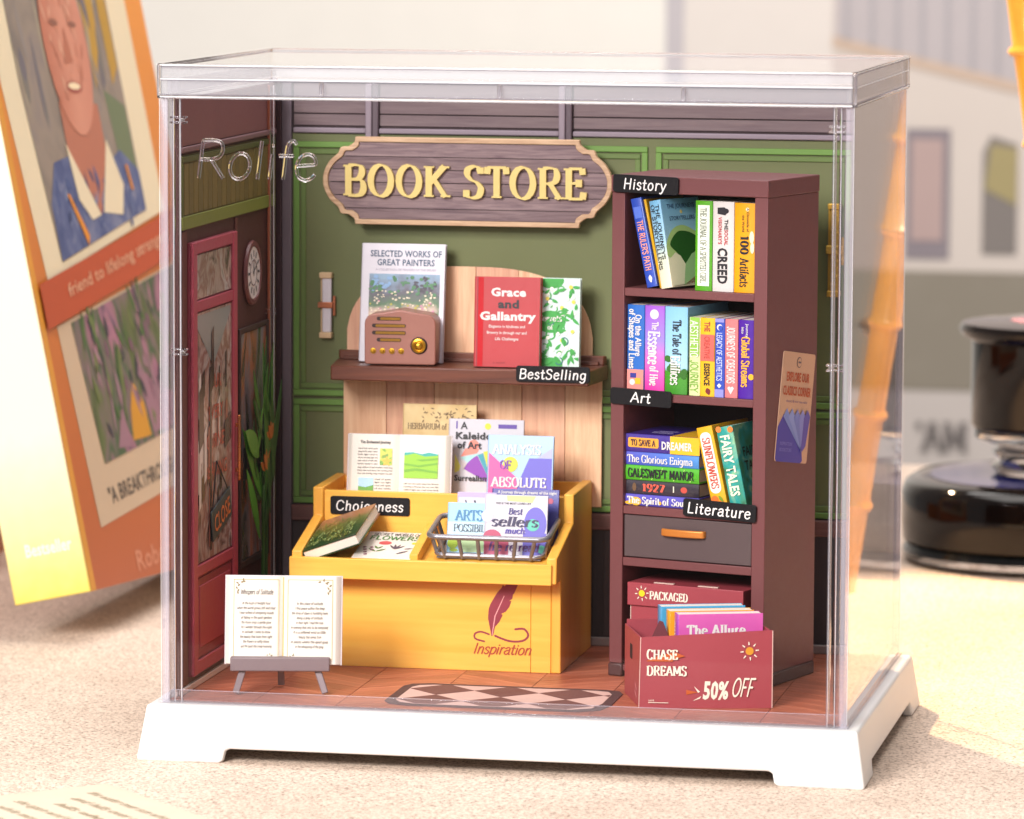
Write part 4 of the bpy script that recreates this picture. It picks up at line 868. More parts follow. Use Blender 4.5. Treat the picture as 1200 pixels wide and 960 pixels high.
b = shelfbook('purple book Global Streams at the right end of the second shelf', 2.285, 2.56, 1.28, w2, '#4f229c', v=0.06)
f = spf(b); text(b, 'Global Streams', f, 0.68, 0, 0.14, YEL, w=0.82, bold=17); sans(b, 'Journey', f, 0.17, 0.03, 0.05, WH, bold=0.01); sans(b, 'into', f, 0.17, -0.05, 0.05, WH, bold=0.01); poly(b, 'sun_mark', [circ(0.92, 0.10, 0.05)], YEL, f)
# third shelf: a lying stack and two leaning books
w3 = 2.848
def lying(label, z0, z1, cover, L=1.37, u=1.58, v=0.10, d=1.3, **k):
    b = book(label, z1-z0, d, L, cover, bc(u, v, w3+z0), group='books lying in the stack on the third shelf', **k)
    b.rotation_euler = (Matrix.Rotation(R(BA), 4, 'Z') @ Matrix.Rotation(R(-90), 4, 'Y')).to_euler(); return b
b = lying('lilac blue book The Spirit of Soul at the bottom of the lying stack', 0.0, 0.185, '#5b53b8')
f = spf(b); text(b, 'The Spirit of Soul', f, 0.60, 0, 0.11, WH, w=1.08, bold=17, lay=3); poly(b, 'flower_print', [circ(0.22, -0.02, 0.10, 0.07), circ(0.1, -0.05, 0.08, 0.03), circ(0.66, -0.03, 0.03)], YEL, f)
b = lying('dark grey book reading 1927 second from the bottom of the stack', 0.187, 0.42, '#37313a', u=1.57, v=0.12)
f = spf(b); text(b, '1927', f, 0.55, 0, 0.12, flat('#e2604c'), w=0.42, bold=19); poly(b, 'mark', [circ(0.19, 0, 0.035, 0.07)], flat('#6e5238'), f); poly(b, 'mark', [rect(0.90, 0.92, -0.05, 0.05)], CREAM, f); poly(b, 'mark', [circ(1.1, 0, 0.06, 0.05)], flat('#c84f42'), f)
b = lying('bright green book GALESWEPT MANOR in the middle of the stack', 0.422, 0.665, '#4fae27', u=1.58)
f = spf(b); text(b, 'GALESWEPT MANOR', f, 0.68, 0, 0.14, BLK, w=1.22, bold=19, lay=3); poly(b, 'grass_print', [[(x, -0.1), (x+0.02, -0.1), (x+0.05, 0.0)] for x in (0.3, 0.5, 0.9, 1.2)]+[[(x, 0.1), (x+0.02, 0.1), (x-0.03, 0.02)] for x in (0.3, 0.7, 1.1)], flat('#a7dd6a'), f)
b = lying('blue book The Glorious Enigma second from the top of the stack', 0.667, 0.885, grad([('#4f8fd0', 0.0), ('#4a6fc8', 0.5), ('#4f4fb8', 1.0)], 'z', 0, 1.37), u=1.57, v=0.11)
f = spf(b); text(b, 'The Glorious Enigma', f, 0.66, 0, 0.12, WH, w=1.2, bold=11)
b = lying('purple and yellow book TO SAVE A DREAMER on top of the stack', 0.887, 1.18, '#43308f', u=1.59)
f = spf(b); poly(b, 'yellow_band', [rect(0.83, 1.37, -0.145, 0.145)], flat('#f1bb27'), f); poly(b, 'title_plate', [rrect(0.06, 0.62, -0.07, 0.09, 0.03)], flat('#eda93c'), f)
text(b, 'TO SAVE A', f, 0.34, 0.01, 0.10, flat('#4a2c3a'), w=0.46, bold=19, lay=3); sans(b, 'DREAMER', f, 0.96, -0.01, 0.13, WH, w=0.56, bold=0.035, lay=3)
f = cvf(b); 
# cover faces up: u into the shelf, v from the right end
poly(b, 'yellow_band', [rect(0.0, 1.28, 0.0, 0.52)], flat('#f1bb27'), f); poly(b, 'title_line', [rect(0.25, 0.31, 0.62, 1.02), rect(0.38, 0.43, 0.7, 1.06), rect(0.5, 0.56, 0.66, 1.0)], flat('#b8aee0'), f)
b = shelfbook('yellow book SUNFLOWERS leaning on the stack of the third shelf', 1.86, 2.14, 1.38, w3, '#eeb21f', tilt=-13.5, v=0.06)
f = spf(b); poly(b, 'title_field', [rrect(0.09, 1.10, -0.10, 0.10, 0.09)], flat('#f1e9e0'), f); text(b, 'SUNFLOWERS', f, 0.6, 0, 0.13, flat('#c2442f'), w=0.84, bold=12, lay=3)
poly(b, 'flower_print', [circ(1.2, -0.06, 0.07), circ(1.28, 0.05, 0.06), circ(1.32, -0.04, 0.04)], flat('#e8742a'), f); poly(b, 'leaf_print', [leafshape(1.14, 0.02, 0.14, 0.06, 30)], flat('#7f9a2a'), f, 2)
b = shelfbook('green book FAIRY TALES leaning beside the sunflower book', 2.195, 2.49, 1.40, w3, blotch(['#2f4a2c', '#3c8f6c', '#2f9f98', '#8fc79c', '#4a7a38'], 2.2, rough=0.3), tilt=-12.5, v=0.06, d=1.2)
f = spf(b); sans(b, 'FAIRY TALES', f, 0.64, 0, 0.17, flat('#eef2d2'), w=1.0, bold=0.03, lay=3); poly(b, 'flower_print', [circ(0.03, -0.1, 0.05), circ(0.06, 0.11, 0.05)], flat('#e8823a'), f)
sans(b, 'FAIRY', cvf(b), 0.5, 0.95, 0.16, flat('#1f3a2c'), bold=0.02); sans(b, 'TALES', cvf(b), 0.5, 0.72, 0.16, flat('#1f3a2c'), bold=0.02)

# ------------------------------------------------------------------ chalk tags
def tag(label, word, loc, rz, w, h, tilt=0, name='label_tag', tw=None, th=0.15):
    t = thing(name, label, 'tag', loc, (0, 0, 0), 'black name tags with white handwriting')
    t.rotation_euler = (Matrix.Rotation(R(rz), 4, 'Z') @ Matrix.Rotation(R(tilt), 4, 'Y')).to_euler()
    part('plate', MB().prism(rrect(-w/2, w/2, -h/2, h/2, 0.045), -0.03, 0.0, 'y'), mat('#131114', 0.6, var=0.05, spec=0.25), t, 0.006)
    text(t, word, Fr((0, -0.03, 0), (1, 0, 0), (0, 0, 1)), 0, 0.0, th, flat('#efece8', 0.6), w=tw, style='hand', bold=11.5, slant=0.10, track=7, q=5)
    return t
tag('black tag reading History on the top left edge of the bookcase', 'History', bc(0.645, -0.045, 8.135), BA, 1.19, 0.29, 1, tw=0.78, th=0.17)
tag('black tag reading Art under the second shelf of the bookcase', 'Art', bc(0.58, -0.03, 4.65), BA, 1.12, 0.27, 1, tw=0.38, th=0.16)
tag('black tag reading Literature above the drawer', 'Literature', bc(2.03, -0.03, 2.89), BA, 1.32, 0.29, 1.5, tw=1.14, th=0.17)
tag('black tag reading Best Selling on the front of the wall shelf', 'BestSelling', (5.30, 5.485, 4.85), 0, 1.26, 0.27, 0, tw=1.14, th=0.16)
tag('black tag reading Choiceness on the yellow bin', 'Choiceness', (2.27, 4.985, 2.595), 0, 1.37, 0.31, 0, tw=1.16, th=0.16)

# ------------------------------------------------------------------ bookmark on the bookcase side
bm_ = thing('bookmark', 'beige and blue paper bookmark stuck to the side of the bookcase', 'bookmark', bc(BW+0.004, 1.07, 4.51), (0, 0, BA))
f = Fr((0, 0, 0), (0, 0.985, 0.17), (0, -0.17, 0.985))
f = Fr((0, 0, 0), (0, 0.99, -0.14), (0, 0.175, 0.985))
vs = [f.p(u, v, w) for w in (0.0, 0.014) for u, v in rrect(-0.61, 0.61, -0.90, 0.90, 0.05)]; n = len(vs)//2
o = part('card', MB().add(vs, [tuple(range(n)), tuple(range(2*n-1, n-1, -1))]+[(i, i+n, (i+1) % n+n, (i+1) % n) for i in range(n)]), mat('#d2a98c', 0.6), bm_)
f = Fr(f.p(0, 0, 0.014), f.x, f.y)
sans(bm_, 'EXPLORE OUR', f, 0.0, 0.50, 0.15, flat('#c2531f'), w=0.86, bold=0.03); sans(bm_, 'CLASSICS CORNER', f, 0.0, 0.27, 0.15, flat('#c2531f'), w=1.06, bold=0.03); sans(bm_, 'classics & ever new tales', f, 0.02, 0.10, 0.045, flat('#5c4a8a'), w=0.8)
poly(bm_, 'round_mark', [circ(0, 0.74, 0.09)], flat('#6a5a60'), f); poly(bm_, 'round_mark', [circ(0, 0.74, 0.075)], flat('#d2a98c'), f, 2); poly(bm_, 'round_mark', [rect(-0.05, 0.05, 0.725, 0.755)], flat('#6a5a60'), f, 3)
poly(bm_, 'blue_shape', [[(-0.61, -0.85), (-0.61, -0.34), (-0.42, -0.12), (0.38, -0.72), (0.42, -0.86), (0.36, -0.90), (-0.57, -0.90)]], flat('#4036a8'), f)
for k, (a, c) in enumerate((('#7f92d8', -0.32), ('#8f9fe0', -0.13), ('#7a86d0', 0.07), ('#8c90da', 0.26), ('#5a4cae', 0.44))):
    poly(bm_, 'page_shape', [[(c-0.12, -0.16), (c, -0.02), (c+0.11, -0.13), (0.46, -0.62), (0.34, -0.72), (0.3, -0.68)]], flat(a), f, 2+k)
sans(bm_, 'INSPIRATION', f, -0.25, -0.60, 0.06, flat('#8f86d8'), w=0.45, lay=2); sans(bm_, 'BOOKSTORE', f, -0.25, -0.70, 0.06, flat('#8f86d8'), w=0.45, lay=2)
# ================================================================== SIGN ABOVE THE SHELF
sg = thing('shop_sign', 'scalloped wooden sign with gold letters reading BOOK STORE', 'sign', (3.615, 6.40, 7.99))
def plaque(inset):
    # quadrant outline: from the top edge to the left tip
    W2, H2 = 2.515-inset, 0.745-inset
    q = [(1.94, 0.745), (1.955, 0.66), (2.03, 0.60), (2.075, 0.575), (2.19, 0.565), (2.235, 0.47), (2.30, 0.41), (2.385, 0.33), (2.465, 0.20), (2.505, 0.07)]
    q = [(x*W2/2.515, z*H2/0.745) for x, z in q]
    q = [(p.x, p.y) for p in cr(q, 3)]
    tl = [(-x, z) for x, z in q]; bl = [(-x, -z) for x, z in reversed(q)]; br = [(x, -z) for x, z in q]; trr = [(x, z) for x, z in reversed(q)]
    return tl+bl+br+trr
out_, in_ = plaque(0), plaque(0.085)
n = len(out_); RIM = wood('#b08a68', '#dcbc96', 'x', 0.5, 1.2, 0.3)
vs = [(x, 0.0, z) for x, z in out_]+[(x, 0.0, z) for x, z in in_]+[(x, 0.13, z) for x, z in out_]+[(x, 0.13, z) for x, z in in_]
fs = []
for i in range(n):
    j = (i+1) % n
    fs += [(i, j, n+j, n+i), (2*n+i, 3*n+i, 3*n+j, 2*n+j), (i, 2*n+i, 2*n+j, j), (n+i, n+j, 3*n+j, 3*n+i)]
part('rim', MB().add(vs, fs), RIM, sg, 0.012)
part('backing', MB().prism([(x*0.985, z*0.985) for x, z in in_], 0.07, 0.10, 'y'), mat('#3b2e33', 0.7), sg)
PLK = [wood('#5c474d', '#96807f', 'x', 0.6, 1.0, 0.6, (0.3, 0.72)), wood('#665057', '#a08a88', 'x', 0.6, 1.1, 0.6, (0.3, 0.72))]
zs = [-0.66, -0.47, -0.25, -0.03, 0.19, 0.41, 0.66]
for k in range(6):
    pl = clip_half(clip_half(in_, 0, -1, -(zs[k]+0.006)), 0, 1, zs[k+1]-0.006)
    if len(pl) >= 3: part('plank', MB().prism([(x*0.998, z) for x, z in pl], 0.040+0.003*(k % 2), 0.069, 'y'), PLK[k % 2], sg, 0.004)
GOLD = mat('#e2cb7c', 0.38, 0.0, var=0.05, bump=0.03, coat=0.2)
text(sg, 'BOOK STORE', Fr((0, 0.038, 0), (1, 0, 0), (0, 0, 1)), -0.03, 0.005, 0.52, GOLD, w=4.22, bold=15.5, track=5, lay=1, thick=0.075, q=6)
for x in (1.89, 5.25): bx('bracket', (x-3.615-0.03, x-3.615+0.03, 0.132, 0.30, 0.35, 0.55), mat('#5a4c53', 0.5), sg, 0.008)

# ================================================================== WALL LAMPS
for lab, x, z0_, z1_, gold in (('slim white wall light with a copper clasp left of the shelf', 1.09, 5.25, 6.38, False), ('slim brass wall light at the far right of the back wall', 9.86, 6.15, 7.72, True)):
    t = thing('wall_light', lab, 'wall light', (x, WB-0.032, z0_), group='slim upright wall lights')
    H = z1_-z0_; c1 = mat('#d8b990', 0.4) if not gold else mat('#d8ac44', 0.3, 0.4); c2 = mat('#c47b58', 0.3, 0.7) if not gold else mat('#e0b850', 0.25, 0.4)
    bx('back_bar', (-0.11, -0.02, -0.06, 0.0, 0.02, H-0.02), c1, t, 0.01)
    bx('diffuser', (-0.06, 0.10, -0.15, -0.061, 0.10, H-0.10), mat('#dcd6dc', 0.4) if not gold else c2, t, 0.02)
    for a, b in ((0.0, 0.10), (H-0.10, H)): bx('end_cap', (-0.11, 0.11, -0.17, -0.001, a, b), c1, t, 0.015)
    bx('clasp', (-0.13, 0.13, -0.18, -0.001, H*0.46, H*0.55), c2, t, 0.01); bx('clasp_stem', (0.115, 0.16, -0.10, -0.03, H*0.34, H*0.64), c2, t, 0.01)

# ================================================================== WALL SHELF WITH ARCHED BOARD
ws = thing('wall_shelf', 'brown shelf on an arched pink wooden back board', 'shelf', (3.66, 0, 0))
BRD = [wood('#dda680', '#f8cfa6', 'z', 0.5, 0.7, 0.15), wood('#d39a7e', '#f2c29e', 'z', 0.5, 0.6, 0.15), wood('#e2ad86', '#fad4aa', 'z', 0.5, 0.8, 0.15)]
BX0, BX1 = -2.26, 2.26
def archz(x, y=0):
    a = min(0.9999, abs(x+0.06)/2.16); return 5.0+1.53*(1-a**2.75)**(1/2.75)
edges = [BX0, -1.50, -0.66, 0.10, 0.87, 1.62, BX1]
for k in range(6):
    a, b = edges[k]+0.004, edges[k+1]-0.004
    bx('plank', (a, b, 6.70+0.002*(k % 2), WB-0.09, 2.46, 4.90), BRD[k % 3], ws, 0.006)
e2 = [-2.20, -1.42, -0.62, 0.06, 0.80, 1.50, 2.09]
for k in range(6):
    a, b = e2[k]+0.004, e2[k+1]-0.004
    top = [(a+(b-a)*i/14, archz(a+(b-a)*i/14)) for i in range(15)]
    part('plank', MB().prism([(a, 4.98), (b, 4.98)]+top[::-1], 6.70+0.002*(k % 2), WB-0.09, 'y'), BRD[(k+1) % 3], ws, 0.006)
SHW = wood('#4d2517', '#713c26', 'x', 0.4, 0.6, 0.2)
part('shelf_board', MB().prism([(-2.20, 5.50), (2.24, 5.50), (2.36, 6.69), (-2.36, 6.69)], 4.655, 4.905, 'z'), SHW, ws, 0.02)
part('shelf_upstand', MB().prism([(-2.30, 6.60), (2.30, 6.60), (2.34, 6.695), (-2.34, 6.695)], 4.907, 5.06, 'z'), SHW, ws, 0.015)
part('shelf_upstand', MB().box(-2.22, 2.22, 6.54, 6.597, 4.907, 4.97), SHW, ws, 0.012)

SZ = 4.909
b = frontbook('tall white art book SELECTED WORKS OF GREAT PAINTERS behind the radio', 0.13, 1.46, 2.02, '#cfccd4', 1.80, 6.10, SZ, lean=8, name='book')
f = cvf(b); sans(b, 'SELECTED WORKS OF', f, 0.78, 1.85, 0.11, flat('#36506b'), w=1.24, bold=0.02); sans(b, 'GREAT PAINTERS', f, 0.78, 1.70, 0.11, flat('#36506b'), w=1.0, bold=0.02); sans(b, 'A COLLECTION OF MASTERS OF THE BRUSH', f, 0.78, 1.575, 0.04, flat('#9a94a8'), w=1.05)
GD = grad([('#6d5a8a', 0.0), ('#8f8a4a', 0.2), ('#d8c58a', 0.38), ('#cdb4a4', 0.52), ('#3f6a3c', 0.62), ('#4f4a58', 0.78), ('#7f9fb8', 1.0)], 'z', 0.1, 1.5, 0.4, 0.5, 3.2)
poly(b, 'garden_painting', [rect(0.15, 1.38, 0.12, 1.50)], GD, f); rnd = random.Random(8)
for colr, zr, n_, s_ in (('#e9dcc0', (0.75, 1.22), 70, 0.02), ('#c97fa0', (0.55, 1.05), 26, 0.025), ('#b8b03c', (0.2, 1.0), 50, 0.022), ('#3f7a4a', (1.15, 1.45), 40, 0.035), ('#7fa6cf', (1.2, 1.46), 18, 0.04), ('#3a3443', (1.2, 1.46), 26, 0.035), ('#8c6aa8', (0.2, 0.9), 30, 0.02)):
    poly(b, 'brush_stroke', [circ(rnd.uniform(0.18, 1.34) if colr not in ('#7fa6cf', '#3a3443') else (rnd.uniform(.2, .7) if colr == '#7fa6cf' else rnd.uniform(.95, 1.34)), rnd.uniform(*zr), s_*rnd.uniform(.6, 1.3), s_*rnd.uniform(.5, 1), n=6) for i in range(n_)], flat(colr), f, 2)

rd = thing('radio', 'small rounded rose brown radio with gold dial and four knobs', 'radio', (2.02, 5.62, SZ+0.02), (0, 0, 3))
RB = mat('#9a6658', 0.42, var=0.02, bump=0.02, coat=0.15)
def radio_outline(s=0):
    w, h = 1.22, 0.93
    o = [(s+0.03, s), (w-0.03-s, s), (w-s, 0.03+s), (w-s, h-0.24)]
    o += [(w-0.17-s+0.17*math.cos(R(a)), h-0.24-s*0.5+0.17*math.sin(R(a))) for a in (20, 45, 70)]
    o += [(w-0.35, h-0.045-s), (w/2, h-s), (0.35, h-0.045-s)]
    o += [(0.17+s-0.17*math.cos(R(a)), h-0.24-s*0.5+0.17*math.sin(R(a))) for a in (70, 45, 20)]+[(s, h-0.24), (s, 0.03+s)]
    return o
part('body', MB().prism(radio_outline(), 0.0, 0.55, 'y'), RB, rd, 0.035, 3)
part('foot', MB().box(0.15, 0.32, 0.08, 0.45, -0.018, 0.0).box(0.9, 1.07, 0.08, 0.45, -0.018, 0.0), mat('#2b1c18', 0.6), rd)
GM = mat('#c9982f', 0.3, 0.9, var=0.05); GMd = mat('#8a6420', 0.4, 0.6); DK = mat('#2a1512', 0.6)
for z_, a, b in ((0.78, 0.24, 0.62), (0.66, 0.16, 0.70), (0.54, 0.16, 0.70), (0.42, 0.24, 0.62)):
    part('slot', MB().prism(rrect(a-0.03, b+0.01, z_-0.032, z_+0.032, 0.03), -0.006, 0.004, 'y'), DK, rd); part('slot_bar', MB().prism(rrect(a+0.03, b, z_-0.022, z_+0.022, 0.02), -0.014, -0.0065, 'y'), GMd, rd)
for x in (0.15, 0.31, 0.47, 0.63):
    part('knob', MB().lathe([(0, 0.0), (0.05, 0.0), (0.05, 0.012), (0.032, 0.014), (0.03, 0.045), (0.022, 0.055), (0, 0.057)], (x, 0, 0.23), 18, 'y'), GM, rd, smooth=True)
part('dial_ring', MB().lathe([(0, 0), (0.145, 0), (0.145, 0.015), (0.13, 0.03), (0.12, 0.03), (0, 0.012)], (0.935, 0, 0.33), 32, 'y'), DK, rd, smooth=True)
part('dial', MB().lathe([(0, 0.013), (0.125, 0.013), (0.12, 0.05), (0.09, 0.06), (0.075, 0.05), (0.06, 0.07), (0.03, 0.085), (0, 0.088)], (0.935, 0, 0.33), 32, 'y'), GM, rd, smooth=True)

b = frontbook('red book Grace and Gallantry standing at the front of the shelf', 0.22, 1.13, 1.52, '#b8383c', 3.88, 5.72, SZ, lean=4)
f = cvf(b); sans(b, 'Grace', f, 0.59, 1.27, 0.14, WH, w=0.60, bold=0.04); sans(b, 'and', f, 0.59, 1.07, 0.14, BLK, w=0.36, bold=0.04); sans(b, 'Gallantry', f, 0.585, 0.865, 0.14, WH, w=0.96, bold=0.04)
for k, s in enumerate(('Elegance in kindness and', 'Bravery in through our and', 'Life Challenges')): sans(b, s, f, 0.57, 0.69-0.105*k, 0.05, WH, w=(0.62, 0.68, 0.4)[k], bold=0.01)
sans(b, 'a novel', f, 0.44, 0.08, 0.04, flat('#8a1f28'), w=0.2)
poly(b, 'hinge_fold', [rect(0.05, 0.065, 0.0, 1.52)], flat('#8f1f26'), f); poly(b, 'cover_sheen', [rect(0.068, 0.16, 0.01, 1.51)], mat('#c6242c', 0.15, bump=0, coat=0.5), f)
b = frontbook('green and white floral book half hidden behind the red book', 0.16, 0.86, 1.50, '#d5e9e2', 4.78, 6.02, SZ, lean=4)
f = cvf(b); rnd = random.Random(4); LF = flat('#2fa13a'); LT = flat('#1f6f6a')
poly(b, 'green_medallion', [circ(0.36, 0.76, 0.26, 0.19, 20), circ(0.36, 1.46, 0.22, 0.14), circ(0.36, 0.04, 0.22, 0.12)], LF, f, clip=(0.03, 0.85, 0.01, 1.49))
poly(b, 'leaf_print', [leafshape(rnd.uniform(0.08, 0.8), rnd.uniform(0.05, 1.42), rnd.uniform(0.10, 0.18), 0.06, rnd.uniform(0, 360), 0.03) for i in range(60)], LF, f, 2, clip=(0.03, 0.85, 0.01, 1.49))
poly(b, 'flower_print', [circ(rnd.uniform(0.1, 0.78), rnd.uniform(0.1, 1.4), 0.035, n=7) for i in range(26)], flat('#f0f2e4'), f, 3); poly(b, 'flower_print', [circ(x, z, 0.035, n=7) for x, z in ((0.55, 1.0), (0.3, 1.15), (0.56, 0.45), (0.75, 1.1), (0.74, 0.6), (0.7, 1.35))], flat('#e8d24a'), f, 4)
for i in range(12):
    cx, cz, r, a0 = rnd.uniform(0.2, 0.74), 0.1+i*0.11, rnd.uniform(0.05, 0.09), rnd.uniform(0, 360)
    ring = circ(cx, cz, r, n=14, a0=a0, a1=a0+230)+circ(cx, cz, r*0.72, n=14, a0=a0+230, a1=a0); poly(b, 'scroll_print', [ring], LT if i % 3 == 0 else LF, f, 3)
text(b, 'Secrets', f, 0.36, 0.82, 0.10, WH, w=0.4, bold=15, lay=5); text(b, 'of', f, 0.36, 0.67, 0.08, WH, w=0.1, bold=15, lay=5)

# ================================================================== YELLOW BIN
bn = thing('display_bin', 'yellow wooden display bin printed with a quill and the word Inspiration', 'display bin', (0, 0, 0))
YW = wood('#f0ac3c', '#fbc858', 'x', 0.42, 0.35, 0.12, (0.2, 0.8)); YW2 = wood('#eda63a', '#f8bf50', 'z', 0.42, 0.35, 0.06, (0.2, 0.8))
X0, X1, YF, YK = 1.30, 5.77, 3.81, 6.62; T = 0.17
prof = [(YF, 0.052), (YK, 0.052), (YK, 2.93), (4.90, 2.90), (4.90, 2.42), (3.40, 2.03), (3.38, 1.60), (YF, 1.60)]
for a, b_ in ((X0, X0+T), (X1-T, X1)): part('side_panel', MB().prism(prof, a, b_, 'x'), YW2, bn, 0.02)
bx('front_panel', (X0+T+0.002, X1-T-0.34, YF+0.005, YF+0.10, 0.052, 1.62), YW, bn, 0.008)
bx('front_panel', (X1-T-0.335, X1-T-0.002, YF+0.005, YF+0.10, 0.052, 1.62), YW, bn, 0.008)
bx('front_lip', (X0-0.03, X1-0.075, 3.33, 3.46, 1.585, 1.93), YW, bn, 0.015)
bx('lip_base', (X0+T+0.002, X1-T-0.002, 3.462, YF+0.10, 1.60, 1.66), YW, bn, 0.006)
def slab(x0, x1, y0, za, y1, zb, t): return MB().prism([(y0, za), (y1, zb), (y1, zb-t), (y0, za-t)], x0, x1, 'x')
part('display_board', slab(X0+T+0.002, X1-T-0.002, 3.465, 1.80, 4.885, 2.16, 0.06), YW2, bn)
part('divider', slab(3.28, 3.42, 3.468, 2.01, 4.885, 2.37, 0.20), YW2, bn, 0.01)
bx('step_panel', (X0+T+0.002, X1-T-0.002, 4.985, 5.10, 1.9, 2.84), YW, bn, 0.012)
bx('ledge', (X0+T+0.002, X1-T-0.002, 5.102, YK-0.102, 2.60, 2.70), YW2, bn, 0.008)
bx('back_board', (X0+T+0.002, X1-T-0.002, YK-0.10, YK-0.002, 0.06, 2.90), YW, bn, 0.008)
INS = flat('#8f3240', 0.5)
f = Fr((0, YF+0.005, 0), (1, 0, 0), (0, 0, 1)); fx, fz = 4.60, 0.64
feather = [(0.0, 0.0), (-0.03, 0.15), (-0.06, 0.30), (-0.05, 0.45), (-0.02, 0.54), (0.05, 0.66), (0.10, 0.74), (0.17, 0.82), (0.19, 0.87), (0.215, 0.84), (0.28, 0.90), (0.37, 0.94), (0.46, 0.92), (0.42, 0.82), (0.38, 0.73), (0.36, 0.71), (0.35, 0.64), (0.30, 0.60), (0.335, 0.60), (0.30, 0.50), (0.24, 0.42), (0.16, 0.38), (0.19, 0.365), (0.13, 0.24), (0.06, 0.16), (0.03, 0.02)]
poly(bn, 'feather_print', [[(fx+u, fz+v) for u, v in feather]], INS, f, 1)
poly(bn, 'feather_rib', [[(fx+0.005, fz+0.02), (fx+0.02, fz+0.02), (fx+0.07, fz+0.34), (fx+0.22, fz+0.68), (fx+0.21, fz+0.69), (fx+0.05, fz+0.34)]], flat('#e6a0a0'), f, 2)
def strip(pts, w): L, Rr = ribbon([Vector(p) for p in pts], lambda t: w, True, False); return [(v.x, v.y) for v in L]+[(v.x, v.y) for v in reversed(Rr)]
poly(bn, 'flourish', [[(fx+u, fz+v) for u, v in strip(cr([(-0.12, -0.09), (-0.27, -0.05), (-0.28, 0.03), (-0.18, 0.07), (-0.04, 0.03)], 4), 0.03)], [(fx+u, fz+v) for u, v in strip(cr([(0.06, 0.01), (0.3, -0.07), (0.52, -0.06), (0.62, 0.03), (0.55, 0.14), (0.40, 0.13)], 4), 0.035)]], INS, f, 1)
text(bn, 'Inspiration', f, 4.79, 0.43, 0.17, flat('#a8472c'), w=0.98, style='hand', bold=13, slant=0.28, track=-3, q=5, lay=1)

# things standing on the ledge of the bin
def openbook(label, loc, rot, W, H, curl=0.10, name='open_book'):
    """an open book: spine at x=0, pages face -y"""
    b = thing(name, label, 'open book', loc, rot)
    bx('cover', (-W/2-0.02, W/2+0.02, 0.0, 0.02, -0.01, H+0.01), mat('#c9bfc0', 0.5), b, 0.006)
    for s in (-1, 1):
        pr = [(0, -0.001), (0, -curl*0.35), (0.05, -curl*0.75), (0.12, -curl), (W*0.45, -curl), (W*0.462, -curl*0.9), (W*0.5, -0.001)]
        part('page_block', MB().prism([(s*x, y) for x, y in pr], 0.0, H, 'z'), mat('#e6e0d4', 0.6, var=0.01, bump=0.02), b, 0.004)
        pe = [(s*(W*0.462+0.012*k), -curl*(0.84-0.16*k)) for k in range(5)]
    return b
ob = openbook('open picture book with green landscape pages standing on the yellow bin', (2.68, 5.33, 2.705), (-9, 0, 2), 1.76, 1.06)
f = Fr((0, -0.104, 0), (1, 0, 0), (0, 0, 1)); SM = flat('#4a4548')
sans(ob, 'The Enchanted Journey', f, -0.40, 0.93, 0.05, BLK, w=0.52, bold=0.03)
rnd = random.Random(11); WORDS = 'the of and a quiet morning light over hills where small birds sang while she walked along river road to meadow flowers bloom under soft sun rest dream wind leaf water stone path home again'.split()
def lines(parent, fr, rows, h, m, style='sans', al='l'):
    for (x, y, w) in rows:
        s = ' '.join(rnd.choice(WORDS) for _ in range(max(2, int(w/h/3.2))))
        if style == 'sans': sans(parent, s, fr, x, y, h, m, w=w, bold=0.015, align=al, name='printed_line')
        else: text(parent, s, fr, x, y, h, m, w=w, style='hand', bold=11, slant=0.2, q=2, align=al, name='handwritten_line', wob=4)
lines(ob, f, [(-0.70, 0.82-0.052*k, 0.34) for k in range(6)]+[(-0.70, 0.50-0.052*k, 0.60) for k in range(3)]+[(-0.40, 0.30-0.052*k, 0.28) for k in range(5)], 0.026, SM)
lines(ob, f, [(0.10, 0.24-0.052*k, 0.60) for k in range(5)], 0.026, SM)
poly(ob, 'flower_picture', [rect(-0.32, -0.11, 0.54, 0.82)], blotch(['#3f7a24', '#7fae2c', '#d8d24a', '#5f9430'], 8), f)
poly(ob, 'flower_picture', [leafshape(-0.2, 0.60, 0.09, 0.04, a) for a in (20, 90, 160, 230, 300)], flat('#f2b43a'), f, 2)
poly(ob, 'sky_picture', [rect(-0.68, -0.42, 0.12, 0.32)], flat('#a9cfe6'), f); poly(ob, 'hill_picture', [[(-0.68, 0.10), (-0.42, 0.10), (-0.42, 0.20), (-0.55, 0.16), (-0.68, 0.18)]], flat('#5f9f1f'), f, 2)
poly(ob, 'sky_picture', [rect(0.10, 0.68, 0.66, 0.93)], grad([('#cfe2ea', 0), ('#d9dde6', 1)], 'z', 0.65, 0.9), f)
poly(ob, 'mountain_picture', [[(0.10, 0.66), (0.68, 0.66), (0.68, 0.74), (0.52, 0.77), (0.40, 0.74), (0.25, 0.77), (0.10, 0.76)]], flat('#2aa394'), f, 2)
poly(ob, 'field_picture', [[(0.10, 0.33), (0.68, 0.33), (0.68, 0.72), (0.45, 0.70), (0.28, 0.75), (0.10, 0.71)]], flat('#8cc414'), f, 3)
poly(ob, 'field_picture', [[(0.10, 0.58), (0.35, 0.55), (0.68, 0.60), (0.68, 0.57), (0.35, 0.52), (0.10, 0.55)], [(0.10, 0.47), (0.3, 0.50), (0.68, 0.45), (0.68, 0.42), (0.3, 0.46), (0.10, 0.43)], [(0.3, 0.64), (0.68, 0.68), (0.68, 0.65), (0.4, 0.62)]], flat('#6aa80f'), f, 4)

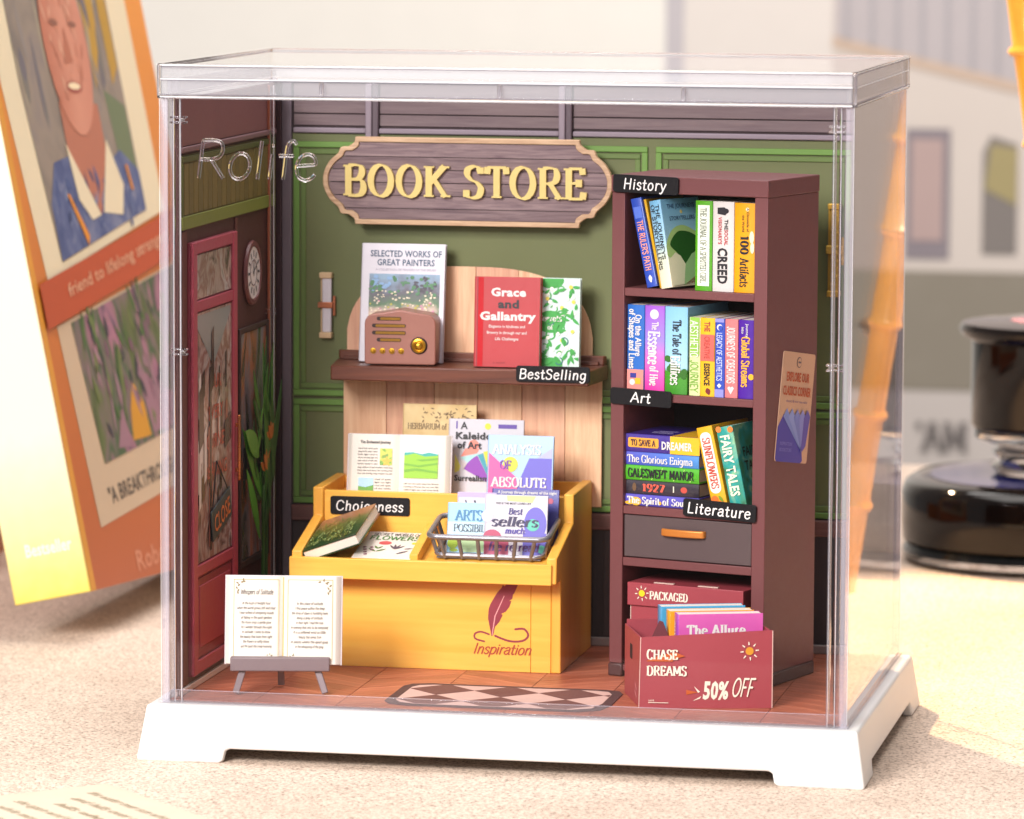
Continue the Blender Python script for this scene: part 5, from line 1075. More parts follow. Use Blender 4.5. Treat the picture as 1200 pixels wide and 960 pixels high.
b = frontbook('tan vintage book with tiny leaf drawings behind the open book', 0.06, 1.28, 1.50, blotch(['#c9a86a', '#d8bd86', '#e0c892'], 2.5, rough=0.6), 2.55, 6.12, 2.705, lean=6)
f = cvf(b); rnd2 = random.Random(3)
poly(b, 'sprig_print', [leafshape(rnd2.uniform(0.35, 1.2), rnd2.uniform(1.22, 1.42), 0.06, 0.02, rnd2.uniform(0, 360), n=4) for i in range(46)], flat('#6b5330'), f)
text(b, 'HERBARIUM of LEAVES', f, 0.62, 1.12, 0.10, flat('#6b5330'), w=1.06, style='serif', bold=10)
b = frontbook('white book A Kaleidoscope of Art with coloured wedges', 0.07, 1.30, 1.30, '#cdcbd2', 3.42, 5.80, 2.705, lean=6)
f = cvf(b)
sans(b, 'A', f, 0.27, 1.19, 0.12, BLK, bold=0.03); sans(b, 'Kaleidoscope', f, 0.13, 1.02, 0.12, BLK, bold=0.03, w=1.12, align='l', lay=5); sans(b, 'of Art', f, 0.16, 0.86, 0.12, BLK, bold=0.03, w=0.42, align='l', lay=5); sans(b, 'Surrealism:', f, 0.12, 0.30, 0.10, BLK, bold=0.03, w=0.62, align='l', lay=5)
poly(b, 'purple_bar', [rect(0.13, 0.155, 1.13, 1.26), rect(0.86, 1.18, 1.15, 1.22)], flat('#5b3f9c'), f); poly(b, 'lime_dot', [circ(0.68, 1.18, 0.055)], flat('#c9d43a'), f)
def wedge(a0, a1, r, cx=0.83, cy=0.35): return [(cx, cy)]+circ(cx, cy, r, n=8, a0=a0, a1=a1)
for k, (a0, a1, c_, r_) in enumerate(((118, 152, '#8e3fb0', 0.56), (107, 117, '#3f9fb0', 0.56), (78, 106, '#cfd43a', 0.58))): poly(b, 'wedge_print', [wedge(a0, a1, r_, 0.77, 0.19)], flat(c_), f, 2)
poly(b, 'coral_shape', [circ(0.44, 0.86, 0.09), [(0.22, 0.66), (0.3, 0.80), (0.55, 0.80), (0.5, 0.72)]], flat('#ee8a78'), f, 1); poly(b, 'mint_shape', [[(0.22, 0.64), (0.52, 0.72), (0.54, 0.68), (0.36, 0.55)]], flat('#a8d8d4'), f, 1); poly(b, 'grey_shape', [[(0.20, 0.61), (0.33, 0.53), (0.27, 0.42)]], flat('#c9bdbd'), f, 2); poly(b, 'lemon_shape', [[(0.12, 0.7), (0.22, 0.5), (0.2, 0.42), (0.12, 0.38)]], flat('#e3e26a'), f, 1)
b = frontbook('blue and pink book ANALYSIS OF ABSOLUTE at the right of the bin ledge', 0.09, 1.13, 1.10, '#a9cbe9', 4.20, 5.28, 2.705, lean=8)
f = cvf(b)
poly(b, 'violet_shape', [[(0.55, 0.03), (0.50, 0.20), (0.72, 0.72), (1.11, 0.72), (1.11, 0.03)]], flat('#6a63c8'), f); poly(b, 'light_shape', [[(0.85, 0.725), (1.11, 0.90), (1.11, 0.725)]], flat('#b0b4e6'), f)
poly(b, 'lime_dot', [circ(0.40, 0.61, 0.13)], flat('#cfd23c'), f, 2); poly(b, 'pink_shape', [[(0.03, 0.03), (0.03, 0.80), (0.50, 0.40), (0.56, 0.03)]], flat('#e2589c'), f, 3)
text(b, 'ANALYSIS', f, 0.50, 0.86, 0.16, WH, w=0.84, bold=14.5, lay=5); text(b, 'OF', f, 0.32, 0.60, 0.14, flat('#7a35a8'), w=0.2, bold=15, lay=6); text(b, 'ABSOLUTE', f, 0.55, 0.31, 0.16, WH, w=0.96, bold=15, lay=6)

# books lying on the sloping board
sl_ = math.degrees(math.atan2(0.36, 1.42))
def bz(y): return 1.80+(y-3.465)*0.36/1.42
b = book('flat cream book of SECRET WORLD OF FLOWERS lying on the sloping left board', 0.12, 1.02, 1.15, '#e9e0d2', (2.28, 3.52, bz(3.52)+0.005), spine='#d8b48f')
b.rotation_euler = (Matrix.Rotation(R(-3), 4, 'Z') @ Matrix.Rotation(R(sl_), 4, 'X') @ Matrix.Rotation(R(-90), 4, 'X') @ Matrix.Rotation(R(-90), 4, 'Z')).to_euler()
f = cvf(b); text(b, 'SECRET WORLD OF', f, 0.54, 1.03, 0.10, BLK, w=0.82, style='sans', bold=12); text(b, 'FLOWERS', f, 0.54, 0.87, 0.15, flat('#3f7a34'), w=0.86, style='sans', bold=15)
poly(b, 'flower_print', [circ(0.42, 0.66, 0.11, 0.08)], flat('#c8504f'), f); poly(b, 'flower_print', [circ(0.92, 0.68, 0.05, 0.05)], flat('#e0c23a'), f)
poly(b, 'leaf_print', [leafshape(0.35, 0.28, 0.2, 0.06, 40), leafshape(0.35, 0.28, 0.2, 0.06, 140), leafshape(0.35, 0.4, 0.14, 0.05, 60), leafshape(0.35, 0.4, 0.14, 0.05, 120)], flat('#5f7a3a'), f); poly(b, 'leaf_print', [leafshape(0.65, 0.4, 0.22, 0.05, a) for a in (50, 75, 100, 125)]+[leafshape(0.72, 0.2, 0.24, 0.06, 40), leafshape(0.8, 0.42, 0.16, 0.05, 15)], flat('#5b4a56'), f)
poly(b, 'berry_print', [circ(0.12+0.03*i, 0.45-0.1*i % 0.4, 0.035, n=8) for i in range(6)], flat('#8a5a68'), f)
b = book('thick book with dark green grass cover resting tilted over the flower book', 0.20, 1.02, 1.36, grad([('#1f3a1e', 0.0), ('#24451f', 0.35), ('#55602a', 0.6), ('#9a6a48', 0.85), ('#a8764f', 1.0)], 'z', 0, 1.36, 0.35, 0.3, 4), (1.52, 3.50, bz(3.50)+0.01), spine='#33452a')
b.rotation_euler = (Matrix.Rotation(R(-7), 4, 'Z') @ Matrix.Rotation(R(-20), 4, 'Y') @ Matrix.Rotation(R(sl_+1), 4, 'X') @ Matrix.Rotation(R(-90), 4, 'X') @ Matrix.Rotation(R(-90), 4, 'Z')).to_euler()
f = cvf(b); rnd2 = random.Random(9)
poly(b, 'grass_print', [leafshape(rnd2.uniform(0.05, 0.9), rnd2.uniform(0.03, 0.9), rnd2.uniform(0.12, 0.3), 0.02, rnd2.uniform(60, 120), n=4) for i in range(60)], flat('#6f7a34'), f); poly(b, 'grass_print', [leafshape(rnd2.uniform(0.05, 0.9), rnd2.uniform(0.03, 0.6), rnd2.uniform(0.08, 0.2), 0.02, rnd2.uniform(60, 120), n=4) for i in range(60)], flat('#8fa060'), f, 2)

# ------------------------------------------------------------------ wire basket and its cards
bs = thing('wire_basket', 'silver wire basket on the right half of the yellow bin', 'basket', (3.54, 3.75, 1.90), (sl_-3, 0, 0))
SV = mat('#8c8a90', 0.3, 0.6, var=0.03, bump=0.02)
def rr3(x0, x1, y0, y1, r, z): return [(x, y, z) for x, y in rrect(x0, x1, y0, y1, r, 5)]
part('rim', MB().tube(rr3(0.0, 2.02, 0.0, 1.12, 0.16, 0.40), 0.047, 10, True), SV, bs, smooth=True)
part('lower_ring', MB().tube(rr3(0.10, 1.90, 0.06, 1.05, 0.14, 0.07), 0.034, 8, True), SV, bs, smooth=True)
def bar(p, q, r=0.034): part('bar', MB().tube([p, ((p[0]+q[0])/2, (p[1]+q[1])/2, (p[2]+q[2])/2), q], r, 8), SV, bs, smooth=True)
for k in range(6):
    u = 0.20+k*0.322; bar((u, 0.0, 0.40), (0.1+(u)*0.89, 0.06, 0.02)); bar((u, 1.12, 0.40), (0.1+u*0.89, 1.05, 0.02))
for k in range(3):
    v = 0.25+0.3*k
    for xa, xb in ((0.0, 0.10), (2.02, 1.90)): bar((xa, v, 0.40), (xb, v, 0.02))
part('floor_grid', MB().box(0.12, 1.88, 0.08, 1.03, 0.0, 0.025), SV, bs, 0.01)
CG = 'booklets standing in the wire basket'
def card(label, x, y, z, w, h, col, lean=10, t=0.05, turn=0):
    return frontbook(label, t, w, h, col, x, y, z, lean=lean, turn=turn, name='booklet', group=CG, ct=0.008)
b = card('white booklet with black strokes and a lilac top at the back of the basket', 3.86, 4.42, 2.06, 0.66, 0.88, '#c8c4d6'); f = cvf(b)
poly(b, 'lilac_band', [rect(0.01, 0.65, 0.80, 0.875)], flat('#b8a6e2'), f); poly(b, 'black_stroke', [[(0.13, 0.74), (0.15, 0.75), (0.20, 0.62), (0.19, 0.61)], [(0.28, 0.74), (0.31, 0.75), (0.35, 0.6), (0.34, 0.6)]], BLK, f, 2)
b = card('navy booklet A Journey through Dreams at the back right of the basket', 4.42, 4.55, 2.06, 1.14, 0.94, '#3f3f92'); f = cvf(b)
sans(b, 'A Journey through dreams of the night', f, 0.60, 0.885, 0.05, WH, w=1.0, bold=0.02); poly(b, 'wave_print', [circ(0.1+0.1*i, 0.75, 0.05, n=10) for i in range(10)], flat('#b84a6a'), f)
b = card('light blue booklet reading ARTS at the front left of the basket', 3.78, 4.06, 1.97, 0.84, 0.84, '#9fd2ee', lean=9); f = cvf(b)
poly(b, 'pale_band', [rect(0.01, 0.83, 0.30, 0.52)], flat('#bfe0f2'), f); poly(b, 'lime_shape', [circ(0.10, 0.16, 0.09), circ(0.12, 0.05, 0.07, 0.03)], flat('#a8c832'), f, 2); poly(b, 'leaf_print', [rect(0.22, 0.8, 0.02, 0.22)], flat('#b9d9a0'), f)
text(b, 'ARTS', f, 0.36, 0.63, 0.17, flat('#3f80ac'), w=0.48, bold=14, lay=3); text(b, 'POSSIBILITY', f, 0.48, 0.42, 0.12, flat('#46525c'), w=0.74, bold=11, lay=3)
b = card('white booklet Best sellers with violet shapes at the front right of the basket', 4.42, 3.98, 1.95, 1.06, 1.02, '#cfccd6', lean=9); f = cvf(b)
poly(b, 'lime_shape', [[(0.36, 1.01), (0.86, 1.01), (0.8, 0.9), (0.38, 0.92)]], flat('#cfe28c'), f); poly(b, 'violet_shape', [circ(0.86, 0.55, 0.19, 0.28), rect(0.66, 1.05, 0.02, 0.4)], flat('#6a63c4'), f); poly(b, 'violet_shape', [circ(0.05, 0.66, 0.10, 0.10)], flat('#cfcbe6'), f, 2)
poly(b, 'mint_shape', [circ(0.82, 0.53, 0.11, 0.10), circ(0.98, 0.13, 0.07, 0.07)], flat('#5cc4ae'), f, 2); poly(b, 'rose_shape', [circ(0.14, 0.30, 0.16, 0.14), rect(0.01, 0.42, 0.02, 0.26)], flat('#b84a6c'), f, 2)
sans(b, 'THIS IS THE MOST LOVED LIST', f, 0.48, 0.88, 0.035, BLK, w=0.6, bold=0.02); text(b, 'Best', f, 0.52, 0.75, 0.10, flat('#3c3278'), w=0.24, bold=18, lay=3, slant=0.15); text(b, 'sellers', f, 0.52, 0.58, 0.16, flat('#2e2650'), w=0.80, bold=16, lay=3, slant=0.15); text(b, 'much', f, 0.52, 0.43, 0.10, flat('#4a3a9c'), w=0.34, bold=15, lay=3, slant=0.15); text(b, 'fre re read', f, 0.52, 0.16, 0.14, flat('#5a2a78'), w=0.88, bold=15, lay=3, slant=0.15)

# ================================================================== BOXES OF BOOKS
CB = mat('#9e3e47', 0.5, var=0.04, bump=0.03); CBI = mat('#6e3036', 0.6, var=0.04); CUT = mat('#d9b9ac', 0.7)
def sunmark(p, f, cx, cy, r, m, mr, lay=2):
    poly(p, 'sun_print', [circ(cx, cy, r)], m, f, lay)
    poly(p, 'sun_ray', [[(cx+r*1.5*math.cos(a)-r*0.18*math.sin(a), cy+r*1.5*math.sin(a)+r*0.18*math.cos(a)), (cx+r*1.5*math.cos(a)+r*0.18*math.sin(a), cy+r*1.5*math.sin(a)-r*0.18*math.cos(a)),
                         (cx+r*2.3*math.cos(a)+r*0.1*math.sin(a), cy+r*2.3*math.sin(a)-r*0.1*math.cos(a)), (cx+r*2.3*math.cos(a)-r*0.1*math.sin(a), cy+r*2.3*math.sin(a)+r*0.1*math.cos(a))] for a in [i*math.pi/4+0.1 for i in range(8)]], mr, f, lay)
pb = thing('lidded_box', 'dark red lidded cardboard box reading PACKAGED inside the lowest shelf', 'box', bc(0.33, 0.02, 0.205), (0, 0, BA+1), 'red cardboard boxes')
bx('box_body', (0.05, 2.02, 0.03, 1.5, 0, 1.05), CB, pb, 0.01)
bx('cut_or_painted_edge', (0.035, 0.049, 0.03, 0.05, 0, 1.0), CUT, pb, 0)
bx('lid', (0, 2.10, -0.02, 1.55, 1.0, 1.38), CB, pb, 0.012)
f = Fr((0, -0.02, 0), (1, 0, 0), (0, 0, 1)); sunmark(pb, f, 0.27, 1.21, 0.055, flat('#f2d21f'), CREAM); text(pb, 'PACKAGED', f, 0.76, 1.19, 0.13, CREAM, w=0.70, bold=20)
for x in (0.45, 1.25): bx('lid_tab', (x, x+0.36, 0.05, 0.12, 1.381, 1.395), CUT, pb, 0)

rbx = thing('open_box', 'open dark red cardboard box reading CHASE DREAMS 50% OFF holding books', 'box', (7.58, 0.92, FZ+0.002), (0, 0, 12), 'red cardboard boxes')
BWx, BDx = 2.10, 1.42
fr_pts = [(0, 0), (BWx, 0.0), (BWx+0.01, 1.25), (0.03, 1.13)]
NF = 12; vs = []; fs = []
for j in range(2):
    for i in range(NF+1):
        t = i/NF; zt_ = 1.13+0.12*t; bul = -0.05*math.sin(math.pi*t)
        for k, (z_, bb) in enumerate(((0, bul), (zt_*0.5, bul*0.9), (zt_, bul*0.4))): vs.append((t*BWx, bb+0.03*j, z_))
for i in range(NF):
    for k in range(2):
        a = i*3+k; fs.append((a, a+3, a+4, a+1)); a2 = a+(NF+1)*3; fs.append((a2, a2+1, a2+4, a2+3))
    a = i*3; b0 = (NF+1)*3; fs += [(a, a+b0, a+3+b0, a+3), (a+2, a+5, a+5+b0, a+2+b0)]
b0 = (NF+1)*3; fs += [(0, 1, 1+b0, b0), (1, 2, 2+b0, 1+b0)]; e_ = NF*3; fs += [(e_, e_+b0, e_+1+b0, e_+1), (e_+1, e_+1+b0, e_+2+b0, e_+2)]
part('front_panel', MB().add(vs, fs), CB, rbx, smooth=True)
sk = -0.18
def sidep(x, h): return [(x, 0.032, 0), (x+sk, BDx, 0), (x+sk, BDx, h), (x, 0.032, h)]
for x, h in ((0.0, 1.13), (BWx-0.03, 1.22)):
    p = sidep(x, h); q = [(a+0.03, b, c) for a, b, c in p]; part('side_panel', MB().add(p+q, [(0, 1, 2, 3), (4, 7, 6, 5), (0, 4, 5, 1), (1, 5, 6, 2), (2, 6, 7, 3), (3, 7, 4, 0)]), CB, rbx)
p = [(-0.012, -0.004, 0), (-0.002, -0.004, 0), (0.022, -0.004, 1.13), (0.01, -0.004, 1.13)]; q = [(a, b+0.035, c) for a, b, c in p]
part('cut_or_painted_edge', MB().add(p+q, [(0, 1, 2, 3), (4, 7, 6, 5), (0, 4, 5, 1), (1, 5, 6, 2), (2, 6, 7, 3), (3, 7, 4, 0)]), CUT, rbx)
bx('cut_or_painted_edge', (BWx+0.001, BWx+0.014, -0.002, 0.032, 0.0, 1.24), CUT, rbx, 0)
bx('back_panel', (sk+0.03, BWx+sk, BDx, BDx+0.03, 0, 1.2), CB, rbx, 0)
bx('box_floor', (0.04, BWx-0.22, 0.04, BDx-0.01, 0.01, 0.03), CBI, rbx, 0)
part('inner_flap', MB().prism([(0.10, 0.78), (0.34, 1.30), (0.40, 1.28), (0.58, 0.80)], 0.62, 0.645, 'y'), CBI, rbx)
f = Fr((0, -0.048, 0), (1, 0, 0), (0, 0, 1)); fe = Fr((0, -0.02, 0), (1, 0.0, 0), (0, 0, 1))
f1 = Fr((0, -0.005, 0), (1, -0.075, 0), (0, 0.0, 1)); f2 = Fr((BWx, -0.005, 0), (1, 0.075, 0), (0, 0.0, 1))
poly(rbx, 'orange_swash', [[(0.10, 0.75), (0.52, 0.75), (0.55, 0.79), (0.72, 0.84), (0.56, 0.90), (0.3, 0.84)]], flat('#c05a22'), f1, 1)
text(rbx, 'CHASE', f1, 0.36, 0.86, 0.15, CREAM, w=0.50, bold=18, lay=2); text(rbx, 'DREAMS', f1, 0.43, 0.60, 0.15, CREAM, w=0.64, bold=18, lay=2)
f3 = Fr((BWx/2, -0.0505, 0), (1, 0.0, 0), (0, 0.0, 1))
sans(rbx, '50%', Fr((0, -0.0505, 0), (1, 0, 0), (0.08, 0, 1)), 1.19, 0.30, 0.28, CREAM, w=0.40, bold=0.04, lay=1)
text(rbx, 'OFF', Fr((0, -0.0505, 0), (1, 0, 0), (0.08, 0, 1)), 1.63, 0.34, 0.28, CREAM, w=0.36, style='hand', bold=12, slant=0.22, lay=1)
poly(rbx, 'ray_print', [[(0.86, 0.36), (0.96, 0.27), (0.93, 0.25)], [(0.84, 0.12), (0.98, 0.2), (0.96, 0.16)]], CREAM, f3.__class__((0, -0.0505, 0), (1, 0, 0), (0, 0, 1)), 2)
poly(rbx, 'ray_print', [[(0.74, 0.30), (0.93, 0.26), (0.74, 0.22)]], flat('#c05a22'), Fr((0, -0.0505, 0), (1, 0, 0), (0, 0, 1)), 2)
sunmark(rbx, f2, -0.36, 0.92, 0.065, flat('#d9962c'), CREAM, 1)
poly(rbx, 'printed_rule', [rect(0.14, 0.46, 0.085, 0.095)], CREAM, f1, 5); sans(rbx, 'NAME', f1, 0.19, 0.125, 0.03, CREAM, w=0.09, lay=5)
fl = Fr((0, 0.032, 0), (sk/BDx*-1, -1, 0), (0, 0, 1))   # outer face of the left side
poly(rbx, 'hand_hole', [rrect(-0.90, -0.66, 0.66, 0.90, 0.04)], mat('#2a1216', 0.8), fl, 1); poly(rbx, 'side_mark', [[(-0.40, 0.36), (-0.25, 0.26), (-0.25, 0.22), (-0.40, 0.31)], [(-0.40, 0.24), (-0.25, 0.14), (-0.25, 0.10), (-0.40, 0.19)]], flat('#d98a92'), fl, 1)
BG = 'books standing in the open red box'
def boxpt(u, v, z): a = R(12); return (7.58+u*math.cos(a)-v*math.sin(a), 0.92+u*math.sin(a)+v*math.cos(a), FZ+z)
for lab, u, v, c_, sc_, h_ in (('blue book at the back of the open red box', 0.34, 1.26, '#3f9fcf', None, 1.42), ('orange yellow book in the middle of the open red box', 0.46, 0.92, '#efa51f', None, 1.40), ('pink book The Allure at the front of the open red box', 0.58, 0.58, '#d45fae', '#b04fc0', 1.40)):
    x, y, z = boxpt(u, v, 0.04); b = book(lab, 0.32, 1.38, h_, c_, (x, y, z), spine=sc_, group=BG, ct=0.014)
    b.rotation_euler = (Matrix.Rotation(R(19), 4, 'Z') @ Matrix.Rotation(R(-2), 4, 'X') @ Matrix.Rotation(R(-90), 4, 'Z')).to_euler()
f = cvf(b); text(b, 'The Allure', f, 0.62, 1.14, 0.17, WH, w=0.96, bold=19); text(b, 'of Gardens', f, 0.62, 0.9, 0.17, WH, w=0.9, bold=19); text(b, 'ALLURE', spf(b), 0.32, 0, 0.10, WH, w=0.4, style='sans', bold=15)

# ================================================================== EASEL WITH OPEN BOOK
es = thing('book_easel', 'small grey easel with three legs holding an open book', 'easel', (1.73, 0.86, FZ), (0, 0, 11))
EG = mat('#7d6d70', 0.5, var=0.04)
bx('ledge', (-0.80, 0.80, -0.06, 0.12, 0.385, 0.61), EG, es, 0.02)
bx('ledge_shelf', (-0.79, 0.79, 0.121, 0.26, 0.395, 0.45), EG, es, 0.01)
def leg(p, q, w=0.11, t=0.06):
    p, q = Vector(p), Vector(q); d = (q-p).normalized(); s = Vector((0, 1, 0)); u = d.cross(s).normalized()*w/2; v = u.cross(d).normalized()*t/2
    vs = [p+u+v, p-u+v, p-u-v, p+u-v, q+u+v, q-u+v, q-u-v, q+u-v]
    part('leg', MB().add(vs, [(0, 1, 2, 3), (7, 6, 5, 4), (0, 4, 5, 1), (1, 5, 6, 2), (2, 6, 7, 3), (3, 7, 4, 0)]), EG, es, 0.015)
leg((-0.60, 0.06, 0.40), (-0.71, -0.05, 0.03)); leg((0.60, 0.06, 0.40), (0.73, -0.05, 0.03)); leg((-0.02, 0.30, 1.2), (-0.02, 0.78, 0.03))
bx('upright', (-0.08, 0.04, 0.27, 0.33, 0.44, 1.3), EG, es, 0.01)
eb = openbook('open poem book with gold bordered cream pages on the small easel', (1.74, 1.02, FZ+0.47), (-9, 0, 9), 1.86, 1.42, curl=0.11)
f = Fr((0, -0.114, 0), (1, 0, 0), (0, 0, 1)); GB = flat('#c9a24a'); HI = flat('#4a423e')
for s in (-1, 1):
    a, b_ = (0.07, 0.80) if s > 0 else (-0.80, -0.07)
    poly(eb, 'gold_border', [rect(a, b_, 1.355, 1.362), rect(a, b_, 0.075, 0.082), rect(a, a+0.007, 0.082, 1.355), rect(b_-0.007, b_, 0.082, 1.355)], GB, f)
poly(eb, 'gutter', [rect(-0.012, 0.012, 0.02, 1.40)], GB, Fr((0, -0.042, 0), (1, 0, 0), (0, 0, 1)), 1)
text(eb, 'Whispers of Solitude', f, -0.42, 1.16, 0.075, HI, w=0.52, style='hand', bold=10, slant=0.2)
rnd = random.Random(21)
P1 = ['In the hush of twilight hour', 'when the world grows still and clear', 'I hear softest of whispering sounds', 'of fading in the quiet gardens', 'the moon sings a gentle glow', 'As I wander through the night', 'in solitude I come to know', 'the beauty that hides from sight', 'the flowers so softly bloom', 'and the quiet stars keep humming']
P2 = ['In this place of solitude', 'I find peace within the deep', 'the song of dawn is humbling here', 'being a gray of solitude', 'in their light I read the rose', 'in evening that sets to be composed', 'it is a softened wind so little', 'I beauty that comes from', 'in pieces where the quiet goes', 'in the whispering of the gray']
for k, s in enumerate(P1): text(eb, s, f, -0.43, 0.98-0.077*k, 0.042, HI, w=(0.46, 0.62, 0.56, 0.5, 0.48, 0.5, 0.46, 0.52, 0.42, 0.5)[k], style='hand', bold=11, slant=0.2, q=2, name='poem_line', wob=5)
for k, s in enumerate(P2): text(eb, s, f, 0.43, 0.98-0.077*k, 0.042, HI, w=(0.42, 0.48, 0.58, 0.42, 0.44, 0.6, 0.52, 0.38, 0.6, 0.46)[k], style='hand', bold=11, slant=0.2, q=2, name='poem_line', wob=5)
for cx, cz, s in ((-0.74, 1.28, 1), (0.74, 1.28, -1), (-0.16, 0.12, -1), (0.12, 0.12, 1)):
    sz = 1 if abs(cx) > 0.5 else 0.55
    poly(eb, 'sprig_print', [leafshape(cx+s*dx*sz, cz+dz*sz, 0.055*sz, 0.028*sz, a, n=4) for dx, dz, a in ((0, -0.12, 60), (0, -0.08, 120), (0.0, -0.03, 40), (0.02, 0.01, 150), (0.05, 0.03, 20), (0.09, 0.05, 80), (0.13, 0.055, 200), (0.01, -0.16, 100))], flat('#8a7a55'), f)

# ================================================================== DIAMOND RUG
rg = thing('rug', 'small rug with brown and cream diamonds at the front of the shop floor', 'rug', (3.50, 0.30, FZ+0.002))
RO = [(0.42, 0.0), (3.2, 0.0), (3.52, 0.22), (3.62, 0.7), (3.62, 1.75), (3.52, 2.0), (3.3, 2.08), (0.35, 2.08), (0.10, 1.98), (0.0, 1.75), (0.0, 0.35), (0.12, 0.12)]
part('border', MB().prism(RO, 0, 0.012, 'z'), mat('#4a2c2c', 0.7, var=0.1), rg)
cx_, cy_ = 1.81, 1.04; inn = [(cx_+(x-cx_)*0.91, cy_+(y-cy_)*0.86) for x, y in RO]
part('field', MB().prism(inn, 0.0121, 0.016, 'z'), mat('#cfaca0', 0.7, var=0.06), rg)
dm = mat('#6a3f3a', 0.7, var=0.08)
x0_, x1_, y0_, y1_ = 0.17, 3.45, 0.15, 1.93
for i in range(-1, 4):
    for j in range(0, 4):
        cx2 = x0_+0.54*(2*i+1)+(0.0); cy2 = y0_+0.445*(2*j+1)-0.445
        cx2 = 0.70+1.06*i; cy2 = 1.45-1.0*j+0.05
        pl = [(cx2-0.53, cy2), (cx2, cy2-0.50), (cx2+0.53, cy2), (cx2, cy2+0.50)]
        pl = clip_rect(pl, x0_, x1_, y0_, y1_)
        if pl: part('diamond', MB().prism(pl, 0.0161, 0.019, 'z'), dm, rg)

# ================================================================== LARGE NOVEL LEANING BEHIND, LEFT
nv = thing('novel', 'large orange paperback with a painted portrait cover leaning at the left', 'book', (-5.654, 10.423, -0.199))
et, ew, eh = Vector((0.97666786, -0.01347943, 0.21433196)), Vector((0.02800421, 0.99750029, -0.06487636)), Vector((-0.2129217, 0.06936486, 0.97460395))
nv.rotation_euler = Matrix(((et.x, ew.x, eh.x), (et.y, ew.y, eh.y), (et.z, ew.z, eh.z))).to_euler()
NT_, NW, NH = 1.49, 10.4, 17.0
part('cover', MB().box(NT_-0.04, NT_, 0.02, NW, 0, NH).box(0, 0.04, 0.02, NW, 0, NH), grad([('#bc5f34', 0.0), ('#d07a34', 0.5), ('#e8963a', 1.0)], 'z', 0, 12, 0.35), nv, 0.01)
part('spine', MB().box(0.001, NT_-0.001, -0.03, 0.019, 0, NH), grad([('#d8c45a', 0.0), ('#dccf96', 0.2), ('#e2d9c0', 0.5), ('#efe4c2', 1.0)], 'z', 0, 6, 0.4, 0.1), nv, 0.03)
bx('pages', (0.045, NT_-0.045, 0.03, NW-0.05, 0.04, NH-0.04), PG[0], nv, 0)
poly(nv, 'yellow_edge', [rect(0.0, 0.30, 0.0, NH)], flat('#dd9a3c'), Fr((NT_, 0, 0), (0, 1, 0), (0, 0, 1)), 1)
f = Fr((NT_, 0, 0), (0, 1, 0), (0, 0, 1)); CRM = flat('#e6d8ba')
poly(nv, 'picture_border', [[(0.95, 5.75), (9.2, 7.1), (9.2, 16.5), (0.4, 16.5), (0.45, 9.4)]], CRM, f, 2)
poly(nv, 'painted_background', [[(2.0, 6.1), (7.9, 7.1), (7.9, 16), (1.4, 16), (1.5, 9.4)]], blotch(['#6a6468', '#7d746e', '#94877c', '#77707a'], 0.5, rough=0.5), f, 4)
poly(nv, 'yellow_streak', [[(5.9, 16), (7.2, 16), (6.9, 10.5), (6.2, 9.5)], [(7.2, 12.5), (7.8, 12), (7.8, 10), (7.3, 9.6)]], flat('#b8903a'), f, 5)
poly(nv, 'green_streak', [[(6.6, 9.5), (7.8, 9.2), (7.8, 7.8), (6.9, 7.6)]], flat('#6d7a5c'), f, 5)
poly(nv, 'jacket_print', [[(2.0, 6.12), (7.9, 7.1), (7.9, 7.9), (6.9, 8.3), (5.6, 7.9), (4.0, 8.2), (2.6, 8.0), (2.0, 7.2)]], blotch(['#3a4a7a', '#5a6690', '#8a8ea6'], 1.6, rough=0.5), f, 6)
poly(nv, 'collar_print', [[(3.5, 8.4), (4.9, 7.0), (4.3, 6.9), (3.7, 7.3)], [(6.1, 8.5), (5.1, 7.05), (6.3, 7.0), (6.7, 7.6)]], CRM, f, 8)
poly(nv, 'neck_print', [[(3.6, 9.2), (6.0, 9.2), (6.0, 8.3), (4.95, 7.0), (3.6, 8.3)]], flat('#b5725c'), f, 7)
poly(nv, 'face_print', [circ(4.7, 10.4, 1.35, 1.85, 26)], grad([('#b8705a', 0), ('#d0907a', 0.5), ('#c98672', 1)], 'y', 3.3, 6.1, 0.5, 0.2, 2), f, 9)
poly(nv, 'hair_print', [[(3.4, 11.2), (3.5, 12.6), (4.7, 13.1), (5.9, 12.6), (6.1, 11.2), (5.6, 12.0), (4.7, 12.3), (3.8, 12.0)]], flat('#5a3f36'), f, 10)
poly(nv, 'eye_print', [circ(4.15, 10.75, 0.28, 0.07, 10), circ(5.3, 10.75, 0.26, 0.06, 10)], flat('#8f5c4c'), f, 11)
poly(nv, 'nose_print', [[(4.75, 10.7), (4.95, 10.0), (4.4, 9.95)]], flat('#b56f58'), f, 11)
poly(nv, 'mouth_print', [circ(4.7, 9.50, 0.48, 0.12, 12)], flat('#a8584e'), f, 11); poly(nv, 'teeth_print', [circ(4.7, 9.52, 0.38, 0.07, 12)], flat('#efdcb8'), f, 12)
poly(nv, 'cord_print', [[(3.0, 7.4), (3.15, 7.4), (3.9, 6.6), (3.75, 6.4)], [(7.0, 8.0), (7.15, 8.0), (7.3, 7.5), (7.15, 7.5)]], flat('#d98a2c'), f, 10)
poly(nv, 'orange_band', [[(0.3, 4.85), (10.3, 6.35), (10.3, 7.2), (0.3, 5.7)]], flat('#b9502c'), f, 13)
fb = Fr(f.p(1.6, 5.42, 0), (0, 0.9888, 0.149), (0, -0.149, 0.9888)); sans(nv, 'friend to lifelong strangers', fb, 3.9, 0.1, 0.26, flat('#e0a888'), w=7.2, bold=0.01, lay=16)
poly(nv, 'picture_border', [[(1.25, 1.1), (9.7, 1.95), (9.7, 6.1), (0.95, 4.9)]], flat('#cdb59a'), f, 2)
